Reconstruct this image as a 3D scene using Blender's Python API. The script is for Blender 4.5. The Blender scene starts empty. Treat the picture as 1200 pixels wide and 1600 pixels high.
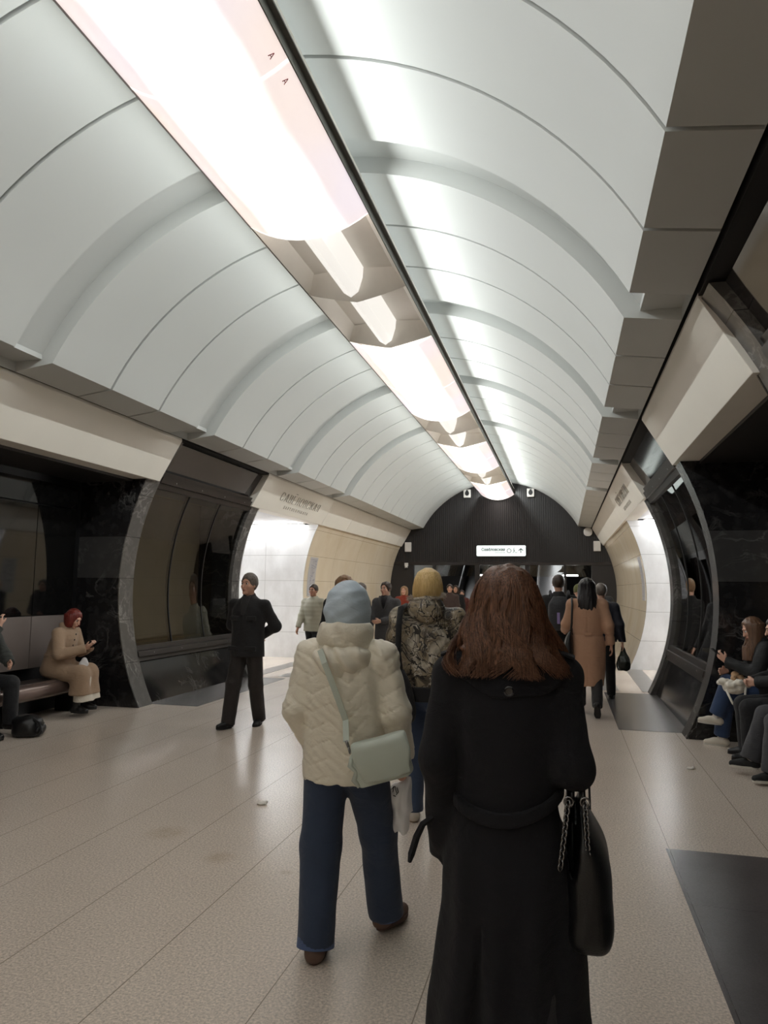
import bpy, bmesh, math, random
import numpy as np
from mathutils import Vector, Matrix

# ------------------------------------------------------------------ camera, world, exposure
SC = bpy.context.scene
COL = SC.collection
FPX = 1109.0
cam_d = bpy.data.cameras.new('camera')
cam_d.sensor_fit = 'VERTICAL'
cam_d.sensor_height = 24.0
cam_d.lens = FPX / 1600.0 * 24.0
cam_d.clip_start = 0.05
cam_d.clip_end = 200
cam = bpy.data.objects.new('camera', cam_d)
COL.objects.link(cam)
_d = np.array([881.0 - 600, 922.5 - 800, FPX]); _d /= np.linalg.norm(_d)
_u = np.cross(_d, np.array([1.0, 0.0095, 0.0]))
if _u[1] > 0: _u = -_u
_u /= np.linalg.norm(_u)
_r = np.cross(_d, _u)
if _r[0] < 0: _r = -_r
_M = np.array([_r, _d, _u])
cam.matrix_world = Matrix(((_M[0][0], -_M[0][1], -_M[0][2], 0.0),
                           (_M[1][0], -_M[1][1], -_M[1][2], 0.0),
                           (_M[2][0], -_M[2][1], -_M[2][2], 1.6),
                           (0, 0, 0, 1)))
SC.camera = cam
SC.view_settings.view_transform = 'Standard'
SC.view_settings.look = 'None'
SC.view_settings.gamma = 1.0
SC.view_settings.exposure = 0.86
SC.view_settings.use_curve_mapping = False
world = bpy.data.worlds.new('world'); SC.world = world
world.use_nodes = True
world.node_tree.nodes['Background'].inputs[0].default_value = (0.02, 0.02, 0.022, 1)
world.node_tree.nodes['Background'].inputs[1].default_value = 0.0
SC.cycles.use_denoising = True
SC.cycles.max_bounces = 8
SC.cycles.diffuse_bounces = 5
SC.cycles.glossy_bounces = 4
SC.cycles.transparent_max_bounces = 12
SC.cycles.sample_clamp_indirect = 6.0
SC.cycles.caustics_reflective = False
SC.cycles.caustics_refractive = False

LAMP_COVER = 3.0      # luminance of the translucent lamp covers
LAMP_TOP = 100.0        # luminance of the side uplight strips of the luminaire
LAMP_BOX = 0.42
PASSAGE_LIGHT = 26.0   # cove strips in the passages

XC = -2.11             # hall axis
Y0, YE = -20.0, 24.25   # hall ends
ZV, HV, CV, RV = 3.66, 2.60, 2.28, 2.97      # vault springing height, half width, arc centre, radius

def half(z, g=0.0):    # half width of the pylon face at height z
    return 0.42 + math.sqrt(max((3.35 + g) ** 2 - (z - 1.57) ** 2, 0.01))

# ------------------------------------------------------------------ materials
def srgb(r, g, b):
    f = lambda c: (c / 255) / 12.92 if c / 255 <= 0.04045 else ((c / 255 + 0.055) / 1.055) ** 2.4
    return (f(r), f(g), f(b), 1.0)

MATS = {}
class NT:
    def __init__(s, m):
        s.t = m.node_tree; s.n = s.t.nodes; s.l = s.t.links
    def new(s, typ, **kw):
        n = s.n.new(typ)
        for k, v in kw.items():
            if k.startswith('i_'):
                n.inputs[k[2:].replace('_', ' ')].default_value = v
            else:
                setattr(n, k, v)
        return n
    def link(s, a, b): s.l.new(a, b)

def base_mat(name, col=(0.5, 0.5, 0.5, 1), rough=0.6, metal=0.0, spec=0.5, coat=0.0, sheen=0.0):
    m = bpy.data.materials.new(name); m.use_nodes = True
    b = m.node_tree.nodes['Principled BSDF']
    b.inputs['Base Color'].default_value = col
    b.inputs['Roughness'].default_value = rough
    b.inputs['Metallic'].default_value = metal
    b.inputs['Specular IOR Level'].default_value = spec
    b.inputs['Coat Weight'].default_value = coat
    b.inputs['Sheen Weight'].default_value = sheen
    return m, NT(m), b

def mat(name, col, rough=0.6, metal=0.0, spec=0.5, vary=0.12, scale=6.0, bump=0.0, bscale=60.0, coat=0.0, sheen=0.0, detail=4.0, wrinkle=0.0, wscale=16.0):
    """procedural: noise-varied colour, optional fine bump"""
    if name in MATS: return MATS[name]
    m, t, b = base_mat(name, col, rough, metal, spec, coat, sheen)
    tc = t.new('ShaderNodeTexCoord')
    no = t.new('ShaderNodeTexNoise'); no.inputs['Scale'].default_value = scale; no.inputs['Detail'].default_value = detail
    t.link(tc.outputs['Object'], no.inputs['Vector'])
    mx = t.new('ShaderNodeMix', data_type='RGBA')
    mx.inputs[6].default_value = tuple(c * (1 - vary) for c in col[:3]) + (1,)
    mx.inputs[7].default_value = tuple(min(1, c * (1 + vary)) for c in col[:3]) + (1,)
    t.link(no.outputs['Fac'], mx.inputs[0]); t.link(mx.outputs[2], b.inputs['Base Color'])
    if bump > 0:
        n2 = t.new('ShaderNodeTexNoise'); n2.inputs['Scale'].default_value = bscale; n2.inputs['Detail'].default_value = 3
        t.link(tc.outputs['Object'], n2.inputs['Vector'])
        bp = t.new('ShaderNodeBump'); bp.inputs['Strength'].default_value = bump; bp.inputs['Distance'].default_value = 0.01
        t.link(n2.outputs['Fac'], bp.inputs['Height']); t.link(bp.outputs['Normal'], b.inputs['Normal'])
        if wrinkle > 0:
            mp = t.new('ShaderNodeMapping'); mp.inputs['Scale'].default_value = (1.0, 1.0, 1.5); mp.inputs['Rotation'].default_value = (0.3, 0.5, 0)
            t.link(tc.outputs['Object'], mp.inputs[0])
            n3 = t.new('ShaderNodeTexNoise'); n3.inputs['Scale'].default_value = wscale; n3.inputs['Detail'].default_value = 4; n3.inputs['Distortion'].default_value = 1.4
            t.link(mp.outputs[0], n3.inputs['Vector'])
            b2 = t.new('ShaderNodeBump'); b2.inputs['Strength'].default_value = wrinkle; b2.inputs['Distance'].default_value = 0.05
            t.link(n3.outputs['Fac'], b2.inputs['Height']); t.link(bp.outputs['Normal'], b2.inputs['Normal']); t.link(b2.outputs['Normal'], b.inputs['Normal'])
    MATS[name] = m
    return m

def emit_mat(name, col, strength, mottled=0.0, scale=1.5):
    if name in MATS: return MATS[name]
    m, t, b = base_mat(name, (0.8, 0.8, 0.8, 1), 0.4)
    b.inputs['Emission Strength'].default_value = strength
    b.inputs['Emission Color'].default_value = col
    if mottled:
        tc = t.new('ShaderNodeTexCoord')
        no = t.new('ShaderNodeTexNoise'); no.inputs['Scale'].default_value = scale; no.inputs['Detail'].default_value = 3
        t.link(tc.outputs['Object'], no.inputs['Vector'])
        mx = t.new('ShaderNodeMix', data_type='RGBA')
        mx.inputs[6].default_value = (col[0] * (1 - mottled * .6), col[1] * (1 - mottled), col[2] * (1 - mottled * .8), 1)
        mx.inputs[7].default_value = (min(1, col[0] * (1 + mottled)), min(1, col[1] * (1 + mottled)), min(1, col[2] * (1 + mottled * .6)), 1)
        t.link(no.outputs['Fac'], mx.inputs[0]); t.link(mx.outputs[2], b.inputs['Emission Color'])
    MATS[name] = m
    return m

def joint_mask(t, tc, axes, sizes, phase, width):
    """1 on thin joint lines of a grid over two object axes"""
    sp = t.new('ShaderNodeSeparateXYZ'); t.link(tc.outputs['Object'], sp.inputs[0])
    out = None
    for ax, sz, ph in zip(axes, sizes, phase):
        if sz is None: continue
        a = t.new('ShaderNodeMath', operation='SUBTRACT'); t.link(sp.outputs[ax], a.inputs[0]); a.inputs[1].default_value = ph - sz / 2
        p = t.new('ShaderNodeMath', operation='PINGPONG'); t.link(a.outputs[0], p.inputs[0]); p.inputs[1].default_value = sz / 2
        s = t.new('ShaderNodeMath', operation='SUBTRACT'); s.inputs[0].default_value = sz / 2; t.link(p.outputs[0], s.inputs[1])
        l = t.new('ShaderNodeMath', operation='LESS_THAN'); t.link(s.outputs[0], l.inputs[0]); l.inputs[1].default_value = width / 2
        if out is None: out = l
        else:
            mxx = t.new('ShaderNodeMath', operation='MAXIMUM'); t.link(out.outputs[0], mxx.inputs[0]); t.link(l.outputs[0], mxx.inputs[1]); out = mxx
    return out.outputs[0]

def stone_mat(name, c1, c2, scale, rough, axes=None, sizes=None, phase=(0, 0), width=0.006, jcol=(0.1, 0.09, 0.08, 1), speck=0.0, speck_scale=140.0, stretch=(1, 1, 1), stain=0.0, spec=0.5, spots=()):
    if name in MATS: return MATS[name]
    m, t, b = base_mat(name, c1, rough, 0, spec)
    tc = t.new('ShaderNodeTexCoord')
    mp = t.new('ShaderNodeMapping'); mp.inputs['Scale'].default_value = stretch
    t.link(tc.outputs['Object'], mp.inputs['Vector'])
    no = t.new('ShaderNodeTexNoise'); no.inputs['Scale'].default_value = scale; no.inputs['Detail'].default_value = 8; no.inputs['Roughness'].default_value = 0.6
    t.link(mp.outputs[0], no.inputs['Vector'])
    mx = t.new('ShaderNodeMix', data_type='RGBA'); mx.inputs[6].default_value = c1; mx.inputs[7].default_value = c2
    cr = t.new('ShaderNodeMapRange'); cr.inputs[1].default_value = 0.35; cr.inputs[2].default_value = 0.65
    t.link(no.outputs['Fac'], cr.inputs[0]); t.link(cr.outputs[0], mx.inputs[0])
    col = mx.outputs[2]
    if speck:
        n2 = t.new('ShaderNodeTexNoise'); n2.inputs['Scale'].default_value = speck_scale; n2.inputs['Detail'].default_value = 4; n2.inputs['Roughness'].default_value = 0.75
        t.link(tc.outputs['Object'], n2.inputs['Vector'])
        c3 = t.new('ShaderNodeMapRange'); c3.inputs[1].default_value = 0.36; c3.inputs[2].default_value = 0.64; c3.inputs[3].default_value = 1 - speck; c3.inputs[4].default_value = 1 + speck
        t.link(n2.outputs['Fac'], c3.inputs[0])
        vm = t.new('ShaderNodeVectorMath', operation='SCALE'); t.link(col, vm.inputs[0]); t.link(c3.outputs[0], vm.inputs['Scale'])
        col = vm.outputs[0]
    if stain:
        n3 = t.new('ShaderNodeTexNoise'); n3.inputs['Scale'].default_value = 0.9; n3.inputs['Detail'].default_value = 6
        t.link(tc.outputs['Object'], n3.inputs['Vector'])
        c4 = t.new('ShaderNodeMapRange'); c4.inputs[1].default_value = 0.2; c4.inputs[2].default_value = 0.8; c4.inputs[3].default_value = 1 - stain; c4.inputs[4].default_value = 1 + stain
        t.link(n3.outputs['Fac'], c4.inputs[0])
        vm2 = t.new('ShaderNodeVectorMath', operation='SCALE'); t.link(col, vm2.inputs[0]); t.link(c4.outputs[0], vm2.inputs['Scale'])
        col = vm2.outputs[0]
    for (sx, sy, sr) in spots:      # old yellowish spill marks
        ds = t.new('ShaderNodeVectorMath', operation='DISTANCE'); t.link(tc.outputs['Object'], ds.inputs[0]); ds.inputs[1].default_value = (sx, sy, 0)
        nn = t.new('ShaderNodeTexNoise'); nn.inputs['Scale'].default_value = 14; nn.inputs['Detail'].default_value = 4; t.link(tc.outputs['Object'], nn.inputs['Vector'])
        mr = t.new('ShaderNodeMapRange'); mr.inputs[1].default_value = sr; mr.inputs[2].default_value = sr * .3; mr.inputs[4].default_value = 0.5; t.link(ds.outputs['Value'], mr.inputs[0])
        mm = t.new('ShaderNodeMath', operation='MULTIPLY'); t.link(mr.outputs[0], mm.inputs[0]); t.link(nn.outputs['Fac'], mm.inputs[1])
        mz = t.new('ShaderNodeMix', data_type='RGBA'); t.link(mm.outputs[0], mz.inputs[0]); t.link(col, mz.inputs[6]); mz.inputs[7].default_value = srgb(150, 122, 74); col = mz.outputs[2]
    if axes is not None:
        jm = joint_mask(t, tc, axes, sizes, phase, width)
        mj = t.new('ShaderNodeMix', data_type='RGBA'); t.link(jm, mj.inputs[0]); t.link(col, mj.inputs[6]); mj.inputs[7].default_value = jcol
        col = mj.outputs[2]
    t.link(col, b.inputs['Base Color'])
    MATS[name] = m
    return m

def black_marble(name, base, vein, rough, vein_amt=0.5, scale=3.0, block=0.0):
    if name in MATS: return MATS[name]
    m, t, b = base_mat(name, base, rough, 0, 0.5)
    tc = t.new('ShaderNodeTexCoord')
    n1 = t.new('ShaderNodeTexNoise'); n1.inputs['Scale'].default_value = scale * .7; n1.inputs['Detail'].default_value = 6
    t.link(tc.outputs['Object'], n1.inputs['Vector'])
    ad = t.new('ShaderNodeMix', data_type='RGBA'); ad.inputs[0].default_value = 0.35
    t.link(tc.outputs['Object'], ad.inputs[6]); t.link(n1.outputs['Color'], ad.inputs[7])
    no = t.new('ShaderNodeTexNoise'); no.inputs['Scale'].default_value = scale; no.inputs['Detail'].default_value = 9; no.inputs['Roughness'].default_value = 0.62; no.inputs['Distortion'].default_value = 1.2
    t.link(ad.outputs[2], no.inputs['Vector'])
    # ridged veins: 1-|n-.5|
    s = t.new('ShaderNodeMath', operation='SUBTRACT'); t.link(no.outputs['Fac'], s.inputs[0]); s.inputs[1].default_value = 0.5
    a = t.new('ShaderNodeMath', operation='ABSOLUTE'); t.link(s.outputs[0], a.inputs[0])
    r = t.new('ShaderNodeMapRange'); r.inputs[1].default_value = 0.0; r.inputs[2].default_value = 0.022; r.inputs[3].default_value = 1; r.inputs[4].default_value = 0
    t.link(a.outputs[0], r.inputs[0])
    n3 = t.new('ShaderNodeTexNoise'); n3.inputs['Scale'].default_value = 1.7; n3.inputs['Detail'].default_value = 3
    t.link(tc.outputs['Object'], n3.inputs['Vector'])
    r3 = t.new('ShaderNodeMapRange'); r3.inputs[1].default_value = 0.42; r3.inputs[2].default_value = 0.68
    t.link(n3.outputs['Fac'], r3.inputs[0])
    mu = t.new('ShaderNodeMath', operation='MULTIPLY'); t.link(r.outputs[0], mu.inputs[0]); t.link(r3.outputs[0], mu.inputs[1])
    n4 = t.new('ShaderNodeTexNoise'); n4.inputs['Scale'].default_value = 9; n4.inputs['Detail'].default_value = 8
    t.link(tc.outputs['Object'], n4.inputs['Vector'])
    r4 = t.new('ShaderNodeMapRange'); r4.inputs[1].default_value = 0.5; r4.inputs[2].default_value = 0.8; r4.inputs[4].default_value = 0.10
    t.link(n4.outputs['Fac'], r4.inputs[0])
    su = t.new('ShaderNodeMath', operation='MULTIPLY_ADD'); t.link(mu.outputs[0], su.inputs[0]); su.inputs[1].default_value = vein_amt; t.link(r4.outputs[0], su.inputs[2])
    spz = t.new('ShaderNodeSeparateXYZ'); t.link(tc.outputs['Object'], spz.inputs[0])
    cmp_ = t.new('ShaderNodeMath', operation='COMPARE'); t.link(spz.outputs[2], cmp_.inputs[0]); cmp_.inputs[1].default_value = 1.995; cmp_.inputs[2].default_value = 0.285
    ma = t.new('ShaderNodeMath', operation='MULTIPLY_ADD'); t.link(cmp_.outputs[0], ma.inputs[0]); ma.inputs[1].default_value = block; t.link(su.outputs[0], ma.inputs[2]); su = ma
    mx = t.new('ShaderNodeMix', data_type='RGBA'); t.link(su.outputs[0], mx.inputs[0]); mx.inputs[6].default_value = base; mx.inputs[7].default_value = vein
    jm = joint_mask(t, tc, (2, 1), (0.57, None), (0.0, 0), 0.005)
    mj = t.new('ShaderNodeMix', data_type='RGBA'); t.link(jm, mj.inputs[0]); t.link(mx.outputs[2], mj.inputs[6]); mj.inputs[7].default_value = (0.004, 0.004, 0.004, 1)
    t.link(mj.outputs[2], b.inputs['Base Color'])
    MATS[name] = m
    return m

def glass_mat(name, tint, refl_rough=0.02, boost=1.0):
    if name in MATS: return MATS[name]
    m = bpy.data.materials.new(name); m.use_nodes = True
    t = NT(m); t.n.clear()
    out = t.new('ShaderNodeOutputMaterial')
    tr = t.new('ShaderNodeBsdfTransparent'); tr.inputs[0].default_value = tint
    gl = t.new('ShaderNodeBsdfGlossy'); gl.inputs['Roughness'].default_value = refl_rough; gl.inputs[0].default_value = (boost, boost, boost, 1)
    fr = t.new('ShaderNodeFresnel'); fr.inputs[0].default_value = 1.55
    mx = t.new('ShaderNodeMixShader')
    t.link(fr.outputs[0], mx.inputs[0]); t.link(tr.outputs[0], mx.inputs[1]); t.link(gl.outputs[0], mx.inputs[2]); t.link(mx.outputs[0], out.inputs[0])
    MATS[name] = m
    return m

M_VAULT = mat('vault_white_paint', srgb(196, 198, 196), 0.55, vary=0.05, scale=0.7, bump=0.02, bscale=8)
M_VJOINT = mat('vault_joint_grey', srgb(112, 108, 101), 0.7)
M_BAND = mat('band_cream_paint', srgb(234, 229, 219), 0.5, vary=0.05, scale=1.5)
M_DARKGAP = mat('dark_gap', srgb(22, 20, 19), 0.8)
M_FLOOR = stone_mat('floor_granite', srgb(210, 197, 184), srgb(216, 203, 190), 0.8, 0.25, (0, 1), (0.592, None), (-1.165, 2.93), 0.005, srgb(150, 138, 124), speck=0.30, speck_scale=85, stain=0.07, spots=((-2.55, 4.35, .16), (-2.02, 4.05, .12), (-2.95, 3.05, .10), (-1.55, 3.95, .05)))
M_FLOORDARK = stone_mat('floor_dark_slab', srgb(86, 83, 84), srgb(92, 89, 90), 2.0, 0.26, (0, 1), (0.592, 1.18), (-1.165, 2.93), 0.004, srgb(58, 56, 56), speck=0.12, stain=0.08)
M_FLOORGREY = stone_mat('floor_grey_band', srgb(120, 117, 113), srgb(130, 126, 121), 2.0, 0.28, speck=0.2)
M_BLACK = black_marble('black_marble', srgb(30, 29, 30), srgb(130, 128, 126), 0.12, 0.45, 2.2, 0.16)
M_RIB = black_marble('black_marble_lit', srgb(88, 86, 84), srgb(190, 186, 182), 0.2, 0.4, 2.0)  # same black marble, with the hall's grey reflection put into its colour
M_BEIGE = stone_mat('beige_marble', srgb(228, 214, 191), srgb(220, 203, 176), 1.6, 0.18, (2, 1), (0.592, 2.0), (1.175, 15.65), 0.006, srgb(140, 122, 98), stretch=(1, 0.9, 0.5), stain=0.05)
M_WHITEM = stone_mat('white_marble', srgb(226, 226, 226), srgb(206, 205, 204), 2.2, 0.25, (2, 0), (0.592, 1.3), (1.175, -6.83), 0.007, srgb(150, 148, 146), stretch=(1, 1, 0.6), stain=0.04)
M_BRONZE = mat('dark_bronze_metal', srgb(58, 53, 50), 0.35, metal=0.6, vary=0.1)
M_BRONZE2 = mat('dark_bronze_panel', srgb(46, 41, 40), 0.25, metal=0.2, vary=0.1)
M_PANEL = mat('niche_brown_panel', srgb(112, 102, 97), 0.45, vary=0.05)
M_BLACKGLASS = mat('niche_black_glass', srgb(16, 16, 16), 0.04, spec=0.5, vary=0.02)
M_DARKCEIL = mat('dark_ceiling', srgb(40, 36, 33), 0.5)
M_WHITEP = mat('white_paint', srgb(222, 222, 224), 0.5, vary=0.02)
M_RIBBED = mat('dark_ribbed_cladding', srgb(33, 29, 29), 0.42, vary=0.15, scale=3)
M_GLASS = glass_mat('showcase_glass', (0.50, 0.49, 0.42, 1), 0.015)
M_BLACKPAINT = mat('black_paint', srgb(20, 20, 21), 0.4)
M_STEEL = mat('brushed_steel', srgb(150, 150, 150), 0.3, metal=1.0)

# ------------------------------------------------------------------ mesh helpers
def link(o, parent=None):
    COL.objects.link(o)
    if parent is not None: o.parent = parent
    return o

def mesh_obj(name, verts, faces, m, parent=None, smooth=False, loc=None):
    me = bpy.data.meshes.new(name)
    me.from_pydata([tuple(v) for v in verts], [], [tuple(f) for f in faces])
    ms = m if isinstance(m, (list, tuple)) else [m]
    for q in ms: me.materials.append(q)
    if smooth: me.polygons.foreach_set('use_smooth', [True] * len(me.polygons))
    me.update()
    o = bpy.data.objects.new(name, me)
    link(o, parent)
    if loc is not None: o.location = loc
    return o

class MB:
    """collects shapes that end up as ONE mesh object"""
    def __init__(s): s.v = []; s.f = []; s.mi = []
    def add(s, verts, faces, mi=0):
        k = len(s.v); s.v += [tuple(v) for v in verts]; s.f += [tuple(i + k for i in f) for f in faces]; s.mi += [mi] * len(faces); return s
    def box(s, x0, x1, y0, y1, z0, z1, mi=0):
        v = [(x, y, z) for z in (z0, z1) for y in (y0, y1) for x in (x0, x1)]
        return s.add(v, [(0, 2, 3, 1), (4, 5, 7, 6), (0, 1, 5, 4), (2, 6, 7, 3), (0, 4, 6, 2), (1, 3, 7, 5)], mi)
    def ext(s, pts, y0, y1, mi=0, caps=True):
        """polygon in x,z swept along y"""
        n = len(pts)
        v = [(x, y0, z) for x, z in pts] + [(x, y1, z) for x, z in pts]
        f = [(i, (i + 1) % n, n + (i + 1) % n, n + i) for i in range(n)]
        if caps: f += [tuple(range(n))[::-1], tuple(range(n, 2 * n))]
        return s.add(v, f, mi)
    def sheet(s, pts, y0, y1, mi=0):
        n = len(pts)
        v = [(x, y0, z) for x, z in pts] + [(x, y1, z) for x, z in pts]
        return s.add(v, [(i, i + 1, n + i + 1, n + i) for i in range(n - 1)], mi)
    def tube(s, path, r, seg=8, mi=0, cap=True):
        path = [Vector(p) for p in path]; n = len(path)
        rs = r if isinstance(r, (list, tuple)) else [r] * n
        v = []; f = []; up = None
        for i, p in enumerate(path):
            d = (path[min(i + 1, n - 1)] - path[max(i - 1, 0)]).normalized()
            if up is None:
                up = Vector((0, 0, 1)) if abs(d.z) < .9 else Vector((1, 0, 0))
            a = d.cross(up).normalized(); b = a.cross(d).normalized(); up = b
            for k in range(seg):
                t = 2 * math.pi * k / seg
                v.append(p + (a * math.cos(t) + b * math.sin(t)) * rs[i])
        for i in range(n - 1):
            for k in range(seg):
                f.append((i * seg + k, i * seg + (k + 1) % seg, (i + 1) * seg + (k + 1) % seg, (i + 1) * seg + k))
        if cap: f += [tuple(range(seg))[::-1], tuple(range((n - 1) * seg, n * seg))]
        return s.add(v, f, mi)
    def lathe(s, prof, cx=0, cy=0, seg=20, mi=0):
        """profile of (r, z) turned about the z axis"""
        n = len(prof); v = []; f = []
        for r, z in prof:
            for k in range(seg):
                t = 2 * math.pi * k / seg; v.append((cx + r * math.cos(t), cy + r * math.sin(t), z))
        for i in range(n - 1):
            for k in range(seg):
                f.append((i * seg + k, i * seg + (k + 1) % seg, (i + 1) * seg + (k + 1) % seg, (i + 1) * seg + k))
        f += [tuple(range(seg))[::-1], tuple(range((n - 1) * seg, n * seg))]
        return s.add(v, f, mi)
    def build(s, name, m, parent=None, smooth=False, loc=None, bevel=0.0, auto=None):
        o = mesh_obj(name, s.v, s.f, m, parent, smooth, loc)
        if any(s.mi): o.data.polygons.foreach_set('material_index', s.mi)
        bm = bmesh.new(); bm.from_mesh(o.data); bmesh.ops.recalc_face_normals(bm, faces=bm.faces)
        if bevel: bmesh.ops.bevel(bm, geom=[e for e in bm.edges if len(e.link_faces) == 2 and e.calc_face_angle() > 0.6], offset=bevel, segments=2, affect='EDGES', profile=0.6)
        bm.to_mesh(o.data); bm.free()
        if auto is not None:
            o.data.polygons.foreach_set('use_smooth', [True] * len(o.data.polygons))
            o.data.set_sharp_from_angle(angle=math.radians(auto))
        return o

def struct(o, label=None):
    o['kind'] = 'structure'
    if label: o['label'] = label
    return o

def thing(name, label, cat, loc=(0, 0, 0), rotz=0.0, group=None):
    o = bpy.data.objects.new(name, None); o.empty_display_size = 0.1
    COL.objects.link(o); o.location = loc; o.rotation_euler = (0, 0, rotz)
    o['label'] = label; o['category'] = cat
    if group: o['group'] = group
    return o

def tag(o, label, cat, group=None):
    o['label'] = label; o['category'] = cat
    if group: o['group'] = group
    return o

def varc(g, h0, h1, n=40):     # arc of the vault, offset outward by g, from half-width h0 to h1 (signed)
    R = RV + g
    a0, a1 = math.asin(h0 / R), math.asin(h1 / R)
    return [(XC + R * math.sin(a0 + (a1 - a0) * i / n), CV + R * math.cos(a0 + (a1 - a0) * i / n)) for i in range(n + 1)]

# ------------------------------------------------------------------ floor
fl = MB().box(-14, 10, Y0 - 1, 40, -0.3, 0.0).build('floor', M_FLOOR); struct(fl)
def slab(name, x0, x1, y0, y1, m): return struct(MB().box(x0, x1, y0, y1, -0.05, 0.003).build(name, m))
k = 0
for s in (1, -1):
    for (a, b_) in ((1.55, 4.93), (8.87, 12.0)):
        k += 1
        xs = sorted((XC + s * 2.70, XC + s * 4.0))
        slab('trim_%d' % k, xs[0], xs[1], a, b_, M_FLOORDARK)
for s in (1, -1):
    for (h0, h1) in ((2.62, 2.95), (3.3, 3.62)):
        k += 1
        xs = sorted((XC + s * h0, XC + s * h1))
        slab('trim_%d' % k, xs[0], xs[1], 12.25, 15.6, M_FLOORGREY)

# ------------------------------------------------------------------ vault
ce = MB()
def vault_section(y0, y1, n):
    g = 0.034; w = (y1 - y0 - g * (n - 1)) / n
    for i in range(n):
        a = y0 + i * (w + g)
        inn = [(XC - 3.018, ZV)] + varc(0, -HV, HV) + [(XC + 3.018, ZV)]
        out = [(XC - 3.018, ZV + 0.14)] + varc(0.19, -2.77, 2.77) + [(XC + 3.018, ZV + 0.14)]
        ring_solid(ce, inn, out, a, a + w, 0)
        if i < n - 1:   # recessed joint strip
            inj = [(XC - 3.018, ZV + .03)] + varc(0.05, -2.64, 2.64) + [(XC + 3.018, ZV + .03)]
            otj = [(XC - 3.018, ZV + .10)] + varc(0.10, -2.70, 2.70) + [(XC + 3.018, ZV + .10)]
            ring_solid(ce, inj, otj, a + w, a + w + g, 1)
def ring_solid(b, inn, out, y0, y1, mi):
    n = len(inn)
    v = [(x, y0, z) for x, z in inn] + [(x, y0, z) for x, z in out] + [(x, y1, z) for x, z in inn] + [(x, y1, z) for x, z in out]
    f = []
    for i in range(n - 1):
        f += [(i, i + 1, n + i + 1, n + i), (2 * n + i, 3 * n + i, 3 * n + i + 1, 2 * n + i + 1), (i, 2 * n + i, 2 * n + i + 1, i + 1), (n + i, n + i + 1, 3 * n + i + 1, 3 * n + i)]
    f += [(0, n, 3 * n, 2 * n), (n - 1, 3 * n - 1, 4 * n - 1, 2 * n - 1)]
    b.add(v, f, mi)
P = 3.264
for k in range(-8, 3): vault_section(5.62 + k * P, 5.62 + k * P + 2.785, 3)
vault_section(5.62 + 3 * P, YE, 9)
shell = varc(0.15, -2.72, 2.72)
ce.sheet([(XC - 3.018, ZV), (XC - 3.018, ZV + 0.10), (XC - 2.72, ZV + 0.10)] + shell + [(XC + 2.72, ZV + 0.10), (XC + 3.018, ZV + 0.10), (XC + 3.018, ZV)], Y0, YE, 0)
ceo = ce.build('ceiling', [M_VAULT, M_VJOINT], auto=30)
struct(ceo)
# opaque backing above the vault so that no stray light enters
bk = MB().sheet([(XC - 9, 3.95), (XC - 3.2, 3.95), (XC - 3.1, 4.2), (XC - 2.2, 5.3), (XC, 5.75), (XC + 2.2, 5.3), (XC + 3.1, 4.2), (XC + 3.2, 3.95), (XC + 9, 3.95)], Y0, YE, 0).build('ceiling.001', M_DARKGAP); struct(bk)

# ------------------------------------------------------------------ side walls
def X(s, h): return XC + s * h
def prof_arc(s, g, z0, z1, n=18):
    return [(X(s, half(z0 + (z1 - z0) * i / n, g)), z0 + (z1 - z0) * i / n) for i in range(n + 1)]

tn = 10
def trim(b, m, **kw):
    global tn
    tn += 1
    return struct(b.build('trim_%d' % tn, m, **kw))

BT, BB = (3.045, 3.63), (3.37, 3.07)      # band top and bottom edge (half width, height)
def band(s, y0, y1):
    h = [(X(s, BT[0]), BT[1]), (X(s, BB[0]), BB[1]), (X(s, BB[0] + 0.25), BB[1]), (X(s, BB[0] + 0.25), 3.85), (X(s, BT[0] + .03), 3.85)]
    return trim(MB().ext(h, y0, y1), M_BAND, bevel=0.006)

def rib(s, y0, y1):
    p = prof_arc(s, 0.0, 0.0, 3.62, 28) + [(X(s, 4.6), 3.62), (X(s, 4.6), 0.0)]
    b = MB().ext(p, y0, y1)
    return trim(b, M_RIB, auto=30)

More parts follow.
